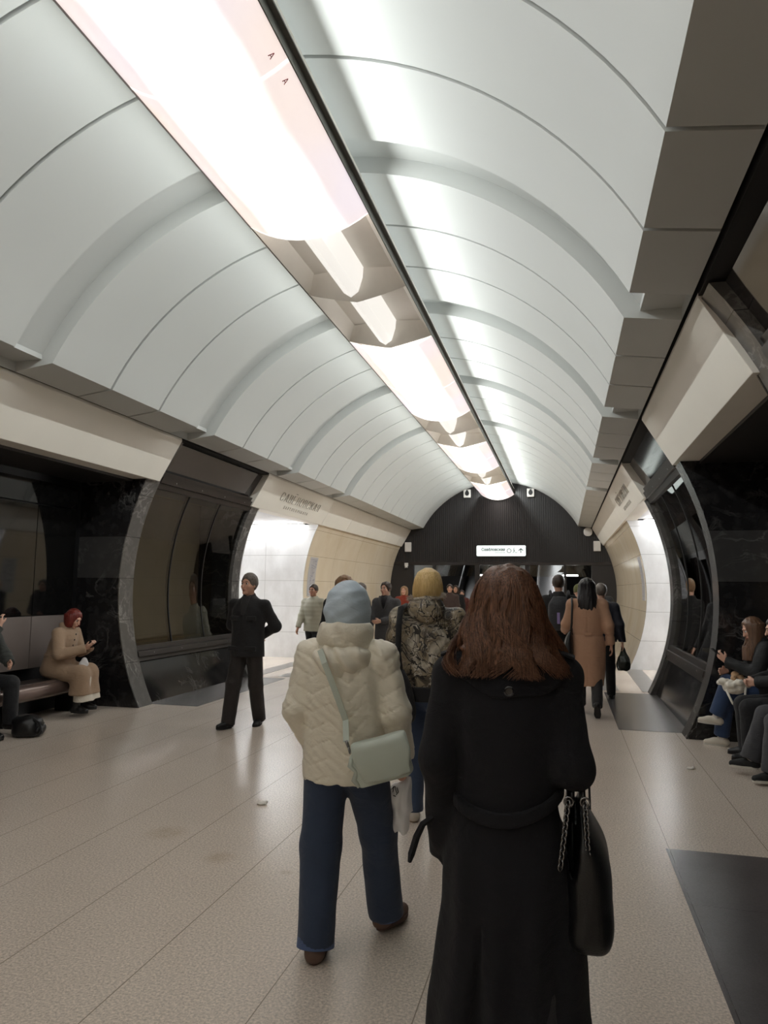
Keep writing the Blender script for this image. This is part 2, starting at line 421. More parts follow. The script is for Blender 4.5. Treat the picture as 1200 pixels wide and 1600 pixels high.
wn = 0
def showcase(s, y0, y1):
    """glazed showcase between two ribs"""
    global wn
    wn += 1
    root = bpy.data.objects.new('window_%d' % wn, None); COL.objects.link(root); root['kind'] = 'structure'
    # kick panel
    MB().ext([(X(s, 3.47), 0.0), (X(s, 3.70), 0.62), (X(s, 4.5), 0.62), (X(s, 4.5), 0.0)], y0, y1).build('kick_panel', M_BLACK, root)
    # bottom ledge frame: three stepped rails
    f = MB()
    for (z0, z1, g) in ((0.56, 0.62, 0.02), (0.625, 0.70, -0.015), (0.705, 0.77, 0.01)):
        f.ext([(X(s, half(z0, g)), z0), (X(s, half(z1, g)), z1), (X(s, 4.0), z1), (X(s, 4.0), z0)], y0, y1)
    f.build('bottom_frame', M_BRONZE, root)
    f = MB()
    for (z0, z1, g) in ((2.99, 3.06, 0.01), (3.065, 3.15, -0.015), (3.155, 3.22, 0.02)):
        f.ext([(X(s, half(z0, g)), z0), (X(s, half(z1, g)), z1), (X(s, 3.9), z1), (X(s, 3.9), z0)], y0, y1)
    f.build('top_frame', M_BRONZE, root)
    sc = MB()
    for zz, g in ((0.662, -0.02), (3.105, -0.02)):
        for q in range(4):
            yy = y0 + (y1 - y0) * (q + .5) / 4
            h = half(zz, g)
            sc.box(min(X(s, h), X(s, h + .02)), max(X(s, h), X(s, h + .02)), yy - .008, yy + .008, zz - .008, zz + .008)
    sc.build('screw', M_STEEL, root)
    MB().ext([(X(s, half(3.22, 0.08)), 3.22), (X(s, half(3.62, 0.08)), 3.62), (X(s, 3.8), 3.62), (X(s, 3.8), 3.22)], y0, y1).build('fascia', M_FASCIA, root)
    n = 3
    for q in range(n):
        a = y0 + (y1 - y0) * q / n + 0.008; b_ = y0 + (y1 - y0) * (q + 1) / n - 0.008
        pa = prof_arc(s, 0.06, 0.76, 3.0, 24)
        if s < 0: pa = pa[::-1]
        pm = MB().sheet(pa, a, b_)
        mesh_obj('pane', pm.v, pm.f, M_GLASS, root, smooth=True)
    f = MB()
    for q in range(1, n):
        yy = y0 + (y1 - y0) * q / n
        f.ext(prof_arc(s, 0.05, 0.76, 3.0, 20) + prof_arc(s, 0.11, 3.0, 0.76, 20), yy - .01, yy + .01)
    f.build('mullion', M_BLACKPAINT, root)
    # interior
    MB().sheet([(X(s, 3.7), 0.74), (X(s, 4.45), 0.74), (X(s, 4.45), 3.1), (X(s, 3.5), 3.1)], y0, y1).build('back_panel', M_CASE, root)
    return root

M_FASCIA = mat('glossy_dark_fascia', srgb(44, 40, 40), 0.07, spec=0.8, vary=0.04)
M_CASE = mat('showcase_interior', srgb(150, 140, 114), 0.6, vary=0.2, scale=2.0)

def niche(s, y0, y1):
    """seat recess with glossy black upper back and brown lower panel"""
    w = 'right' if s > 0 else 'left'
    b = MB()
    for (ya, yb) in ((y0 - 0.02, y0 + 0.001), (y1 - 0.001, y1 + 0.02)):
        p = prof_arc(s, -0.004, 0.0, 3.07, 20) + [(X(s, 4.7), 3.07), (X(s, 4.7), 0.0)]
        b.ext(p, ya, yb)
    trim(b, M_BLACK)
    trim(MB().box(min(X(s, 4.42), X(s, 4.6)), max(X(s, 4.42), X(s, 4.6)), y0, y1, 0, 3.2), M_BLACKPAINT)
    # ceiling of the niche
    trim(MB().box(min(X(s, 3.62), X(s, 4.6)), max(X(s, 3.62), X(s, 4.6)), y0, y1, 3.04, 3.2), M_DARKCEIL)
    ya = y0 + 0.18
    n = 4; wd = (y1 - 0.18 - ya) / n
    up = MB(); lo = MB()
    for q in range(n):
        a = ya + q * wd + 0.006; e = ya + (q + 1) * wd - 0.006
        xs = sorted((X(s, 4.34), X(s, 4.40)))
        up.box(xs[0], xs[1], a, e, 1.225, 2.62); up.box(xs[0], xs[1], a, e, 2.64, 2.93)
        lo.box(xs[0], xs[1], a, e, 0.575, 1.215)
    trim(up, M_BLACKGLASS); trim(lo, M_PANEL, bevel=0.004)

def passage(s, y0, y1):
    """bright opening to the platform"""
    xs = sorted((X(s, 3.45), X(s, 9.0)))
    # far and near side walls in white marble
    p = prof_arc(s, 0.0, 0.0, 3.07, 20) + [(X(s, 9.0), 3.07), (X(s, 9.0), 0.0)]
    trim(MB().ext(p, y1 - 0.03, y1 - 0.002), M_WHITEM)
    q = prof_arc(s, 0.0, 0.0, 3.07, 20) + [(X(s, 9.0), 3.07), (X(s, 9.0), 0.0)]
    trim(MB().ext(q, y0 + 0.002, y0 + 0.03), M_WHITEM)
    xs2 = sorted((X(s, 3.6), X(s, 9.0)))
    c = MB()
    yy = y0
    for dy in (0.9, 0.9, 0.9, 0.9):
        e = min(yy + dy - 0.015, y1)
        if e > yy: c.box(xs2[0], xs2[1], yy, e, 3.10, 3.2)
        yy += dy
    trim(c, M_WHITEP)
    trim(MB().box(min(X(s, 9.0), X(s, 9.2)), max(X(s, 9.0), X(s, 9.2)), y0 - .5, y1 + .5, 0, 3.4), M_WHITEM)

def beige(s, y0, y1):
    p = prof_arc(s, 0.0, 0.0, 3.07, 28) + [(X(s, 4.4), 3.07), (X(s, 4.4), 0.0)]
    trim(MB().ext(p, y0, y1), M_BEIGE, auto=30)

RIBS = ((-2.3, -1.95), (1.5, 1.85), (4.86, 5.2), (8.53, 8.88), (11.95, 12.25))
for s in (1, -1):
    for r in RIBS: rib(s, *r)
    showcase(s, 1.85, 4.86)
    showcase(s, 8.88, 11.95)
    niche(s, 5.2, 8.53)
    niche(s, -1.95, 1.5)
    band(s, -2.0, 1.75)
    band(s, 5.12, 8.80)
    band(s, 11.85, 15.68)
    for a, e in ((15.69, 17.62), (17.63, 19.55), (19.56, 21.45), (21.46, 23.35), (23.36, YE)): band(s, a, e)
    passage(s, 12.25, 15.65)
    beige(s, 15.65, YE)
    beige(s, -7.0, -2.3); band(s, -7.0, -2.2); passage(s, -10.5, -7.0); band(s, -10.5, -7.0); beige(s, Y0, -10.5); band(s, Y0, -10.5)
    # dark gap behind the soffit edge
    trim(MB().box(min(X(s, 3.05), X(s, 3.2)), max(X(s, 3.05), X(s, 3.2)), Y0, YE, 3.64, 3.96), M_DARKGAP)
# near end of the hall, behind the viewer
struct(MB().box(XC - 5, XC + 5, Y0 - 0.2, Y0, 0, 6).build('wall_back', M_BEIGE))

# ------------------------------------------------------------------ end wall
def zv(x):             # underside of the vault at lateral distance x from the axis
    return CV + math.sqrt(max(RV ** 2 - x * x, 0)) if abs(x) < HV else ZV
ew = MB()
pts = [(XC - half(2.52) - .1, 2.52)] + [(XC - half(z) - .1, z) for z in (2.8, 3.1, 3.4, 3.62)] + [(XC - 2.9, 3.8)] + varc(0.14, -2.6, 2.6) + [(XC + 2.9, 3.8)] + [(XC + half(z) + .1, z) for z in (3.62, 3.4, 3.1, 2.8)] + [(XC + half(2.52) + .1, 2.52)]
ew.ext(pts, YE + 0.03, YE + 0.2)
x = -3.66
while x < 3.7:
    zt = zv(abs(x)) + 0.05 if abs(x) < HV else (3.62 if abs(x) < 3.08 else min(3.62, 1.57 + math.sqrt(max(0, 3.35 ** 2 - (abs(x) - .42) ** 2))))
    if zt > 2.6: ew.box(XC + x, XC + x + 0.038, YE, YE + 0.04, 2.52, zt)
    x += 0.072
wall_far = struct(ew.build('wall_front', M_RIBBED))
trim(MB().box(XC - 3.7, XC + 3.7, YE - 0.02, YE + 0.25, 2.43, 2.53), M_BRONZE2, bevel=.005)
M_DARKROOM = mat('dark_concrete', srgb(44, 43, 43), 0.6, vary=0.2, scale=1.5)
M_ROOMVAULT = mat('grey_plaster_vault', srgb(150, 150, 148), 0.6, vary=0.06)
M_CLEAR = glass_mat('clear_glass', (0.82, 0.84, 0.84, 1), 0.01)
# door jambs and posts, glazing between them
posts = MB()
for (a, e) in ((-3.95, -2.95), (-2.28, -2.18), (-0.82, -0.66), (0.86, 1.02), (2.12, 2.2), (3.0, 3.95)):
    posts.box(XC + a, XC + e, YE + 0.02, YE + 0.2, 0, 2.45)
trim(posts, M_RIBBED)
dn = MB()
for (a, e) in ((-2.95, -2.28), (-2.18, -0.82), (-0.66, 0.86), (1.02, 2.12), (2.2, 3.0)):
    dn.box(XC + a, XC + e, YE + 0.1, YE + 0.108, 2.05, 2.43)
struct(dn.build('window_9', M_CLEAR))
# hall beyond
struct(MB().box(XC - 4.4, XC - 4.2, YE + 0.2, 36, 0, 4).build('wall_left', M_DARKROOM))
struct(MB().box(XC + 4.2, XC + 4.4, YE + 0.2, 36, 0, 4).build('wall_right', M_DARKROOM))
struct(MB().box(XC - 4.4, XC + 4.4, 36, 36.2, 0, 4.2).build('wall_front.001', M_DARKROOM))
rv = MB()
for cx, r in ((-2.0, 2.1), (2.3, 1.9)):
    rv.sheet([(XC + cx + r * math.sin(a), 1.6 + r * math.cos(a)) for a in [math.radians(-80 + 160 * i / 24) for i in range(25)]], YE + 1.6, 36)
struct(rv.build('ceiling.002', M_ROOMVAULT, smooth=True))
struct(MB().box(XC - 4.4, XC + 4.4, YE + 0.2, 36, 3.75, 3.9).build('ceiling.003', M_DARKROOM))
for i, px in enumerate((XC - 2.2, XC + 1.9)):      # unseen area lights added to brighten the hall beyond
    ld = bpy.data.lights.new('hall_fill', 'AREA'); ld.shape = 'RECTANGLE'; ld.size = 0.5; ld.size_y = 5.0; ld.energy = 60
    lo_ = bpy.data.objects.new('hall_fill', ld); link(lo_); lo_.location = (px, YE + 5.5, 3.2)
# escalator balustrades in the hall beyond: dark wedges with handrails
M_BLACKRUB = mat('black_rubber', srgb(24, 24, 24), 0.5)
for i, (cx) in enumerate((-1.45, -0.1, 1.6)):
    e = thing('escalator', ['dark escalator seen through the left glazed opening', 'dark escalator seen through the middle glazed opening', 'dark escalator seen through the right glazed opening'][i], 'escalator', (XC + cx, YE + 3.2, 0), group='escalators in the hall beyond')
    b = MB(); b.add([(-.5, 0, 0), (.5, 0, 0), (.5, 0, .4), (-.5, 0, .4), (-.5, 6, 3.6), (.5, 6, 3.6), (.5, 6, 0), (-.5, 6, 0)], [(0, 1, 2, 3), (3, 2, 5, 4), (4, 5, 6, 7), (0, 3, 4, 7), (1, 6, 5, 2), (0, 7, 6, 1)])
    b.build('truss', M_BLACKPAINT, e)
    for sx in (-.5, .5):
        w = MB(); w.add([(sx - .04, 0, .2), (sx + .04, 0, .2), (sx + .04, 0, 1.15), (sx - .04, 0, 1.15), (sx - .04, 6, 3.4), (sx + .04, 6, 3.4), (sx + .04, 6, 4.3), (sx - .04, 6, 4.3)], [(0, 1, 2, 3), (7, 6, 5, 4), (3, 2, 6, 7), (1, 5, 6, 2), (0, 3, 7, 4)])
        w.build('balustrade', M_BRONZE2, e)
        MB().tube([(sx, -.05, .9), (sx, 0, 1.2), (sx, 6, 4.35)], 0.035, 8).build('handrail', M_BLACKRUB, e)
M_TUBE = emit_mat('white_tube', (1, 1, 0.97, 1), 5.0)
for i, (px, py, pz) in enumerate(((XC - 0.75, YE + 3.0, 2.15), (XC + 2.35, YE + 3.0, 2.15))):
    o = thing('tube_light', ['white tube light glowing behind the glazing left of the brown-haired woman', 'white tube light glowing behind the glazing right of the man with the backpack'][i], 'light', (px, py, pz), group='tube lights in the hall beyond')
    MB().box(-.28, .28, -.03, .03, -.03, .03).build('diffuser', M_TUBE, o, bevel=.008)
    MB().box(-.30, .30, -.035, .035, .03, .06).build('housing', M_BLACKPAINT, o)
    MB().tube([(-.2, 0, .05), (-.2, 0, 1.62)], .006, 6).tube([(.2, 0, .05), (.2, 0, 1.62)], .006, 6).build('hanger', M_BLACKPAINT, o)
for i, (px, py) in enumerate(((XC + 2.08, YE + 2.2),)):
    o = thing('pendant_lamp', 'black cone pendant lamp hanging behind the glazing above the backpack man', 'lamp', (px, py, 2.25))
    MB().lathe([(.02, .22), (.03, .18), (.05, .12), (.19, .0), (.18, .0), (.04, .11)], seg=24).build('lamp_shade', M_BLACKPAINT, o, auto=40)
    MB().tube([(0, 0, .2), (0, 0, 1.55)], .006, 6).build('cord', M_BLACKPAINT, o)

# ------------------------------------------------------------------ luminaire
ROOTL = thing('ceiling_luminaire', 'long curved strip luminaire running under the top of the vault', 'lamp', (XC, 0, 4.80))
YL = -18.2
def cover_mat():
    m, t, b = base_mat('lamp_cover_acrylic', (0.85, 0.82, 0.80, 1), 0.25)
    tc = t.new('ShaderNodeTexCoord')
    sp = t.new('ShaderNodeSeparateXYZ'); t.link(tc.outputs['Object'], sp.inputs[0])
    ab = t.new('ShaderNodeMath', operation='ABSOLUTE'); t.link(sp.outputs[0], ab.inputs[0])
    mr = t.new('ShaderNodeMapRange', interpolation_type='SMOOTHERSTEP'); mr.inputs[1].default_value = 0.0; mr.inputs[2].default_value = 0.50; mr.inputs[3].default_value = 1.0; mr.inputs[4].default_value = 0.0
    t.link(ab.outputs[0], mr.inputs[0])
    mp = t.new('ShaderNodeMapping'); mp.inputs['Scale'].default_value = (3.0, 0.9, 3.0); t.link(tc.outputs['Object'], mp.inputs[0])
    no = t.new('ShaderNodeTexNoise'); no.inputs['Scale'].default_value = 1.0; no.inputs['Detail'].default_value = 4; t.link(mp.outputs[0], no.inputs['Vector'])
    ml = t.new('ShaderNodeMath', operation='MULTIPLY'); t.link(mr.outputs[0], ml.inputs[0]); t.link(no.outputs['Fac'], ml.inputs[1])
    st = t.new('ShaderNodeMapRange'); st.inputs[1].default_value = 0.05; st.inputs[2].default_value = 0.62; st.inputs[3].default_value = 0.46; st.inputs[4].default_value = LAMP_COVER
    t.link(ml.outputs[0], st.inputs[0])
    n2 = t.new('ShaderNodeTexNoise'); n2.inputs['Scale'].default_value = 0.55; n2.inputs['Detail'].default_value = 2; t.link(tc.outputs['Object'], n2.inputs['Vector'])
    r2 = t.new('ShaderNodeMapRange'); r2.inputs[1].default_value = 0.4; r2.inputs[2].default_value = 0.6; t.link(n2.outputs['Fac'], r2.inputs[0])
    mx = t.new('ShaderNodeMix', data_type='RGBA'); t.link(r2.outputs[0], mx.inputs[0]); mx.inputs[6].default_value = (1.0, 0.83, 0.75, 1); mx.inputs[7].default_value = (0.93, 0.83, 0.90, 1)
    m2 = t.new('ShaderNodeMix', data_type='RGBA'); t.link(ml.outputs[0], m2.inputs[0]); t.link(mx.outputs[2], m2.inputs[6]); m2.inputs[7].default_value = (1.0, 0.965, 0.91, 1)
    t.link(m2.outputs[2], b.inputs['Emission Color']); t.link(st.outputs[0], b.inputs['Emission Strength'])
    return m
M_COVER = cover_mat()
M_COVEREDGE = emit_mat('lamp_cover_edge', (1.0, 0.95, 0.90, 1), 0.6)
M_TRAY = emit_mat('lamp_uplight_tray', (0.94, 1.0, 0.98, 1), 0.4)
M_BOX = emit_mat('lamp_gear_box', (1.0, 0.96, 0.90, 1), LAMP_BOX)
for m_ in (M_COVER, M_BOX, M_TRAY): m_.cycles.emission_sampling = 'FRONT'
M_POCKET = mat('lamp_reflector_white', srgb(244, 241, 234), 0.35, vary=0.04)
M_RAIL = mat('lamp_rail_grey', srgb(96, 94, 88), 0.4, metal=0.3)
SAG = 0.175
def arcp(h, sag, g=0.0, n=12):
    R = (h * h + sag * sag) / (2 * sag); a = math.asin(h / R)
    return [((R - g) * math.sin(-a + 2 * a * i / n), (R - sag) - (R - g) * math.cos(-a + 2 * a * i / n)) for i in range(n + 1)]
def cover(y0, y1):
    lo = arcp(0.545, SAG); hi = arcp(0.545, SAG, 0.012)
    sh = MB().sheet(lo, y0 + .012, y1 - .012)
    mesh_obj('cover_panel', sh.v, [f[::-1] for f in sh.f], M_COVER, ROOTL, smooth=True)
    lo2 = arcp(0.548, SAG + .004)
    for yy in (y0 + .001, y1 - .013):
        MB().ext(lo2 + arcp(0.545, SAG, 0.03)[::-1], yy, yy + .012).build('cover_edge', M_COVEREDGE, ROOTL, auto=40)
def pocket(y0, y1):
    mod = MB()
    for s in (-1, 1):
        mod.add([(s * .545, y0, 0), (s * .545, y1, 0), (s * .43, y1, .15), (s * .43, y0, .15)], [(0, 1, 2, 3)])
        mod.add([(s * .545, y0, 0), (s * .545, y1, 0), (s * .545, y1, -.02), (s * .545, y0, -.02)], [(0, 1, 2, 3)])
    mod.add([(-.43, y0, .15), (.43, y0, .15), (.43, y1, .15), (-.43, y1, .15)], [(0, 1, 2, 3)])
    p = mod.build('reflector', M_POCKET, ROOTL)
    # gear box with a wedge shaped underside
    bx = MB()
    sec = [(-.13, .15), (-.10, -.085), (-.02, -.14), (.06, -.085), (.13, .15)]
    bx.ext(sec, y0 + 0.0, y1 - 0.16)
    bx.build('gear_box', M_BOX, p)
    # diaphragm: two flaps folding down to the box, lower edge bowed
    n = 16; top = arcp(0.545, 0.11, n=n)
    v = []; f = []
    for i, (x_, z_) in enumerate(top):
        k = 1 - abs(x_) / .545
        wob = 0.02 * math.sin(abs(x_) / .545 * math.pi)
        v.append((x_, y1 - .012, z_ + wob - 0.02 * k)); v.append((x_ * .8, y1 - .24 + .06 * (1 - k), .145)); v.append((x_, y1, z_ + wob - 0.02 * k)); v.append((x_, y1, .145))
    for i in range(n):
        a = 4 * i; e = a + 4
        f += [(a, e, e + 1, a + 1), (a, a + 2, e + 2, e), (a + 2, a + 3, e + 3, e + 2)]
    mesh_obj('diaphragm', v, f, M_POCKET, p, smooth=False)
for a, e in ((YL, -16.3), (-16.3, -14.5), (-11.5, -9.7), (-9.7, -7.9), (-5.0, -3.4), (-3.4, -1.77), (1.9, 3.73), (3.73, 5.56), (8.58, 10.6), (10.6, 12.45), (15.2, 16.85), (16.85, 18.35), (20.9, 22.5), (22.5, 24.05)):
    cover(a, e)
for a, e in ((-14.5, -13.0), (-13.0, -11.5), (-7.9, -6.45), (-6.45, -5.0), (-1.77, 0.06), (0.06, 1.9), (5.56, 7.07), (7.07, 8.58), (12.45, 13.85), (13.85, 15.2), (18.35, 19.6), (19.6, 20.9)):
    pocket(a, e)
for s in (-1, 1):
    b = MB().ext([(s * .545, -.015), (s * .551, -.012), (s * .551, .068), (s * .585, .070), (s * .585, .075), (s * .549, .076), (s * .549, .16), (s * .545, .16)], YL, 24.05)
    b.build('side_rail', M_RAIL, ROOTL)
    for i in range(17):     # side lamps lying in the trough behind the lip
        ld = bpy.data.lights.new('trough_light', 'AREA'); ld.shape = 'RECTANGLE'; ld.size = 2.44; ld.size_y = 0.018
        ld.energy = LAMP_TOP * math.pi * 2.44 * 0.018 * (1.1 if s > 0 else 1.1); ld.color = (0.95, 1.0, 0.98)
        lo_ = bpy.data.objects.new('trough_light', ld); link(lo_, ROOTL)
        tl = math.radians(24 if s > 0 else 46); zax = -Vector((s * math.cos(tl), 0, -math.sin(tl))); xax = Vector((0, 1, 0)); yax = zax.cross(xax)
        lo_.matrix_basis = Matrix(((xax.x, yax.x, zax.x, s * .556), (xax.y, yax.y, zax.y, YL + 2.487 * (i + .5)), (xax.z, yax.z, zax.z, .117), (0, 0, 0, 1)))
MB().box(-.545, .545, YL, 24.05, .155, .20).build('trough_body', M_POCKET, ROOTL)
mesh_obj('uplight_tray', [(-.52, YL, .205), (.52, YL, .205), (.52, 24.05, .205), (-.52, 24.05, .205)], [(0, 1, 2, 3)], M_TRAY, ROOTL)
MB().ext(arcp(0.545, SAG) + [(.545, .15), (-.545, .15)], 24.04, 24.06).build('end_cap', M_COVEREDGE, ROOTL)
for yy in range(-17, 25, 3):
    MB().tube([(0, yy + .3, .22), (0, yy + .3, .46)], .012, 6).build('hanger', M_RAIL, ROOTL)
# red mounting marks on the covers
def text_mesh(name, body, size, m, parent, matrix, extrude=0.0, align='CENTER', xs=1.0, space=1.0, offset=0.0):
    cu = bpy.data.curves.new(name + '_txt', 'FONT'); cu.body = body; cu.size = size; cu.extrude = extrude; cu.align_x = align; cu.align_y = 'CENTER'; cu.space_character = space; cu.offset = offset
    tmp = bpy.data.objects.new(name + '_tmp', cu); COL.objects.link(tmp)
    dg = bpy.context.evaluated_depsgraph_get(); dg.update()
    me = bpy.data.meshes.new_from_object(tmp.evaluated_get(dg))
    bpy.data.objects.remove(tmp); bpy.data.curves.remove(cu)
    me.materials.clear(); me.materials.append(m)
    me.transform(Matrix.Diagonal((xs, 1, 1, 1))); me.transform(matrix)
    if name != 'lettering':
        o = bpy.data.objects.new(name, me); link(o, parent)
        return o
    # one mesh per letter
    inv = matrix.inverted(); n = len(me.vertices); par = list(range(n))
    def root_(i):
        while par[i] != i: par[i] = par[par[i]]; i = par[i]
        return i
    for p in me.polygons:
        v = p.vertices
        for q in range(1, len(v)):
            a, b = root_(v[0]), root_(v[q])
            if a != b: par[b] = a
    comp = {}
    for i in range(n): comp.setdefault(root_(i), []).append(i)
    iv = sorted([min((inv @ me.vertices[i].co).x for i in c), max((inv @ me.vertices[i].co).x for i in c), c] for c in comp.values())
    groups = []
    for a, b, c in iv:
        if groups and a < groups[-1][1] - 1e-4: groups[-1][1] = max(groups[-1][1], b); groups[-1][2] += c
        else: groups.append([a, b, list(c)])
    for _, _, c in groups:
        ids = {v: k for k, v in enumerate(c)}
        mesh_obj('letter', [me.vertices[i].co for i in c], [[ids[v] for v in p.vertices] for p in me.polygons if p.vertices[0] in ids], m, parent)
    bpy.data.meshes.remove(me)
M_RED = mat('red_paint', srgb(150, 40, 50), 0.5)
for yy in (3.62, 3.84):
    n = Vector((0.42, 0, -0.62)).normalized()   # outward from the cover underside near its right edge
    xa = Vector((0, 1, 0)); ya = n.cross(xa)
    mtx = Matrix(((xa.x, ya.x, n.x, .475), (xa.y, ya.y, n.y, yy), (xa.z, ya.z, n.z, -.052), (0, 0, 0, 1)))
    text_mesh('mounting_mark', 'А', 0.055, M_RED, ROOTL, mtx, 0.001)

# ------------------------------------------------------------------ signs and fittings
M_SIGNFACE = emit_mat('lit_sign_face', (0.80, 0.97, 0.94, 1), 0.5)
M_SIGNINK = mat('sign_ink', srgb(34, 36, 40), 0.6)
M_SIGNINK2 = mat('sign_ink_pale', srgb(78, 88, 92), 0.6)
def rounded(w, h, r, n=6):
    p = []
    for cx, cz, a0 in ((w / 2 - r, h / 2 - r, 0), (-w / 2 + r, h / 2 - r, 90), (-w / 2 + r, -h / 2 + r, 180), (w / 2 - r, -h / 2 + r, 270)):
        for i in range(n + 1):
            a = math.radians(a0 + 90 * i / n); p.append((cx + r * math.cos(a), cz + r * math.sin(a)))
    return p
sg = thing('hanging_sign', 'white lit direction sign with arrow on the dark ribbed end wall', 'sign', (-2.03, YE - 0.12, 2.905))
MB().ext(rounded(1.68, 0.40, .05), 0.0, 0.10).build('housing', M_BLACKPAINT, sg, auto=30)
MB().ext(rounded(1.64, 0.36, .04), -0.006, 0.0).build('face', M_SIGNFACE, sg, auto=30)
def face_m(x_, z_, y_=-0.009): return Matrix(((1, 0, 0, x_), (0, 0, -1, y_), (0, 1, 0, z_), (0, 0, 0, 1)))
text_mesh('lettering', 'Савёловская', 0.125, M_SIGNINK, sg, face_m(0.14, 0.04), 0.001, align='RIGHT', offset=0.004)
text_mesh('lettering', 'Savyolovskaya', 0.062, M_SIGNINK2, sg, face_m(0.14, -0.055), 0.001, align='RIGHT')
ring = MB()
n = 28
for i in range(n):
    a0 = 2 * math.pi * i / n; a1 = 2 * math.pi * (i + 1) / n
    v = []
    for a in (a0, a1):
        for r in (.056, .076): v.append((.27 + r * math.cos(a), -.008, .0 + r * math.sin(a)))
    ring.add(v, [(0, 1, 3, 2)])
ring.build('line_symbol', M_SIGNINK2, sg)
wm = MB()
def stroke(b, pts, w, y_=-0.008):
    for (x0, z0), (x1, z1) in zip(pts[:-1], pts[1:]):
        d = Vector((x1 - x0, 0, z1 - z0)).normalized(); q = Vector((-d.z, 0, d.x)) * w / 2
        a = Vector((x0, y_, z0)); c = Vector((x1, y_, z1))
        b.add([a + q, a - q, c - q, c + q], [(0, 1, 2, 3)])
stroke(wm, [(.42, .07), (.44, .0), (.40, -.07)], .018); stroke(wm, [(.44, .0), (.48, -.06), (.52, -.06), (.55, -.02)], .014); stroke(wm, [(.40, .01), (.44, .03), (.48, .01)], .012)
wm.ext([(.435 + .014 * math.cos(a * .785), .088 + .014 * math.sin(a * .785)) for a in range(8)], -.009, -.008)
wm.build('walking_symbol', M_SIGNINK2, sg)
ar = MB(); stroke(ar, [(.66, -.075), (.66, .07)], .026); stroke(ar, [(.585, .0), (.66, .075), (.735, .0)], .026, -0.0085)
ar.build('arrow', M_SIGNINK, sg)

# station name letters on the bands over the passages
M_LETTER = mat('letter_metal', srgb(178, 172, 162), 0.4, metal=0.3)
for s in (-1, 1):
    t_ = thing('station_name', 'raised grey station name letters on the cream band above the ' + ('left' if s < 0 else 'right') + ' passage', 'lettering', (XC + s * 3.245, 13.9, 3.285), group='station name letters on the bands')
    up = Vector((-s * (BB[0] - BT[0]), 0, BT[1] - BB[1])).normalized()
    xa = Vector((0, 1, 0)) if s < 0 else Vector((0, -1, 0))
    nrm = xa.cross(up)
    def lm(dy, dup):
        p = up * dup + xa * dy + nrm * 0.005
        return Matrix(((xa.x, up.x, nrm.x, p.x), (xa.y, up.y, nrm.y, p.y), (xa.z, up.z, nrm.z, p.z), (0, 0, 0, 1)))
    text_mesh('lettering', 'САВЁЛОВСКАЯ', 0.26, M_LETTER, t_, lm(0, 0.09), 0.008, space=1.22, offset=-0.008)
    text_mesh('lettering', 'SAVYOLOVSKAYA', 0.10, M_LETTER, t_, lm(-0.05, -0.10), 0.003, space=1.9, offset=-0.002)

M_WPLAST = mat('white_plastic', srgb(212, 208, 204), 0.4, vary=0.03)
for (x_, z_, lab) in ((-3.17, 4.88, 'white square loudspeaker with dark cone left of the luminaire end'), (-1.03, 4.86, 'white square loudspeaker with dark cone right of the luminaire end')):
    o = thing('loudspeaker', lab, 'loudspeaker', (x_, YE - 0.11, z_), group='loudspeakers on the end wall')
    MB().box(-.12, .12, 0, .11, -.14, .14).build('case', M_WPLAST, o, bevel=.01)
    MB().ext([(.07 * math.cos(a * .393), .005 + .085 * math.sin(a * .393)) for a in range(16)], -.006, 0.0).ext([(-.04, .08), (.04, .08), (.02, .12), (-.02, .12)], -.006, 0).build('speaker_cone', M_BLACKPAINT, o)
for (x_, z_, lab) in ((-5.26 + .02, 3.05, 'white rectangular wall box at the left side of the dark end wall'), (1.08, 3.05, 'white rectangular wall box at the right side of the dark end wall')):
    o = thing('wall_box', lab, 'wall box', (x_, YE - 0.10, z_), group='wall boxes on the end wall')
    MB().box(-.11, .11, 0, .10, -.165, .165).build('case', M_WPLAST, o, bevel=.012)
    MB().tube([(0, .05, .16), (0, .05, .22)], .012, 8).build('bracket', M_BLACKPAINT, o)
o = thing('wall_speaker', 'round white wall fitting high at the right of the dark end wall', 'wall fitting', (0.80, YE - 0.09, 3.52))
MB().ext(rounded(.27, .27, .11), 0, .09).build('body', M_WPLAST, o, bevel=.01, auto=30)
MB().ext(rounded(.20, .20, .08), -.008, 0).build('grille', M_WPLAST, o, auto=30)
o = thing('dome_camera', 'small white surveillance camera on the dark wall above the red-coated woman', 'camera', (-5.30, YE - 0.02, 2.34))
MB().box(-.06, .06, -.08, .02, .04, .16).build('mount', M_WPLAST, o, bevel=.01)
MB().tube([(.0, -.09, .06), (.02, -.12, -.02)], [.05, .055], 14).build('camera_head', M_WPLAST, o, auto=40)
MB().tube([(.02, -.12, -.02), (.024, -.13, -.045)], [.045, .04], 14).build('lens', M_BLACKPAINT, o, auto=40)

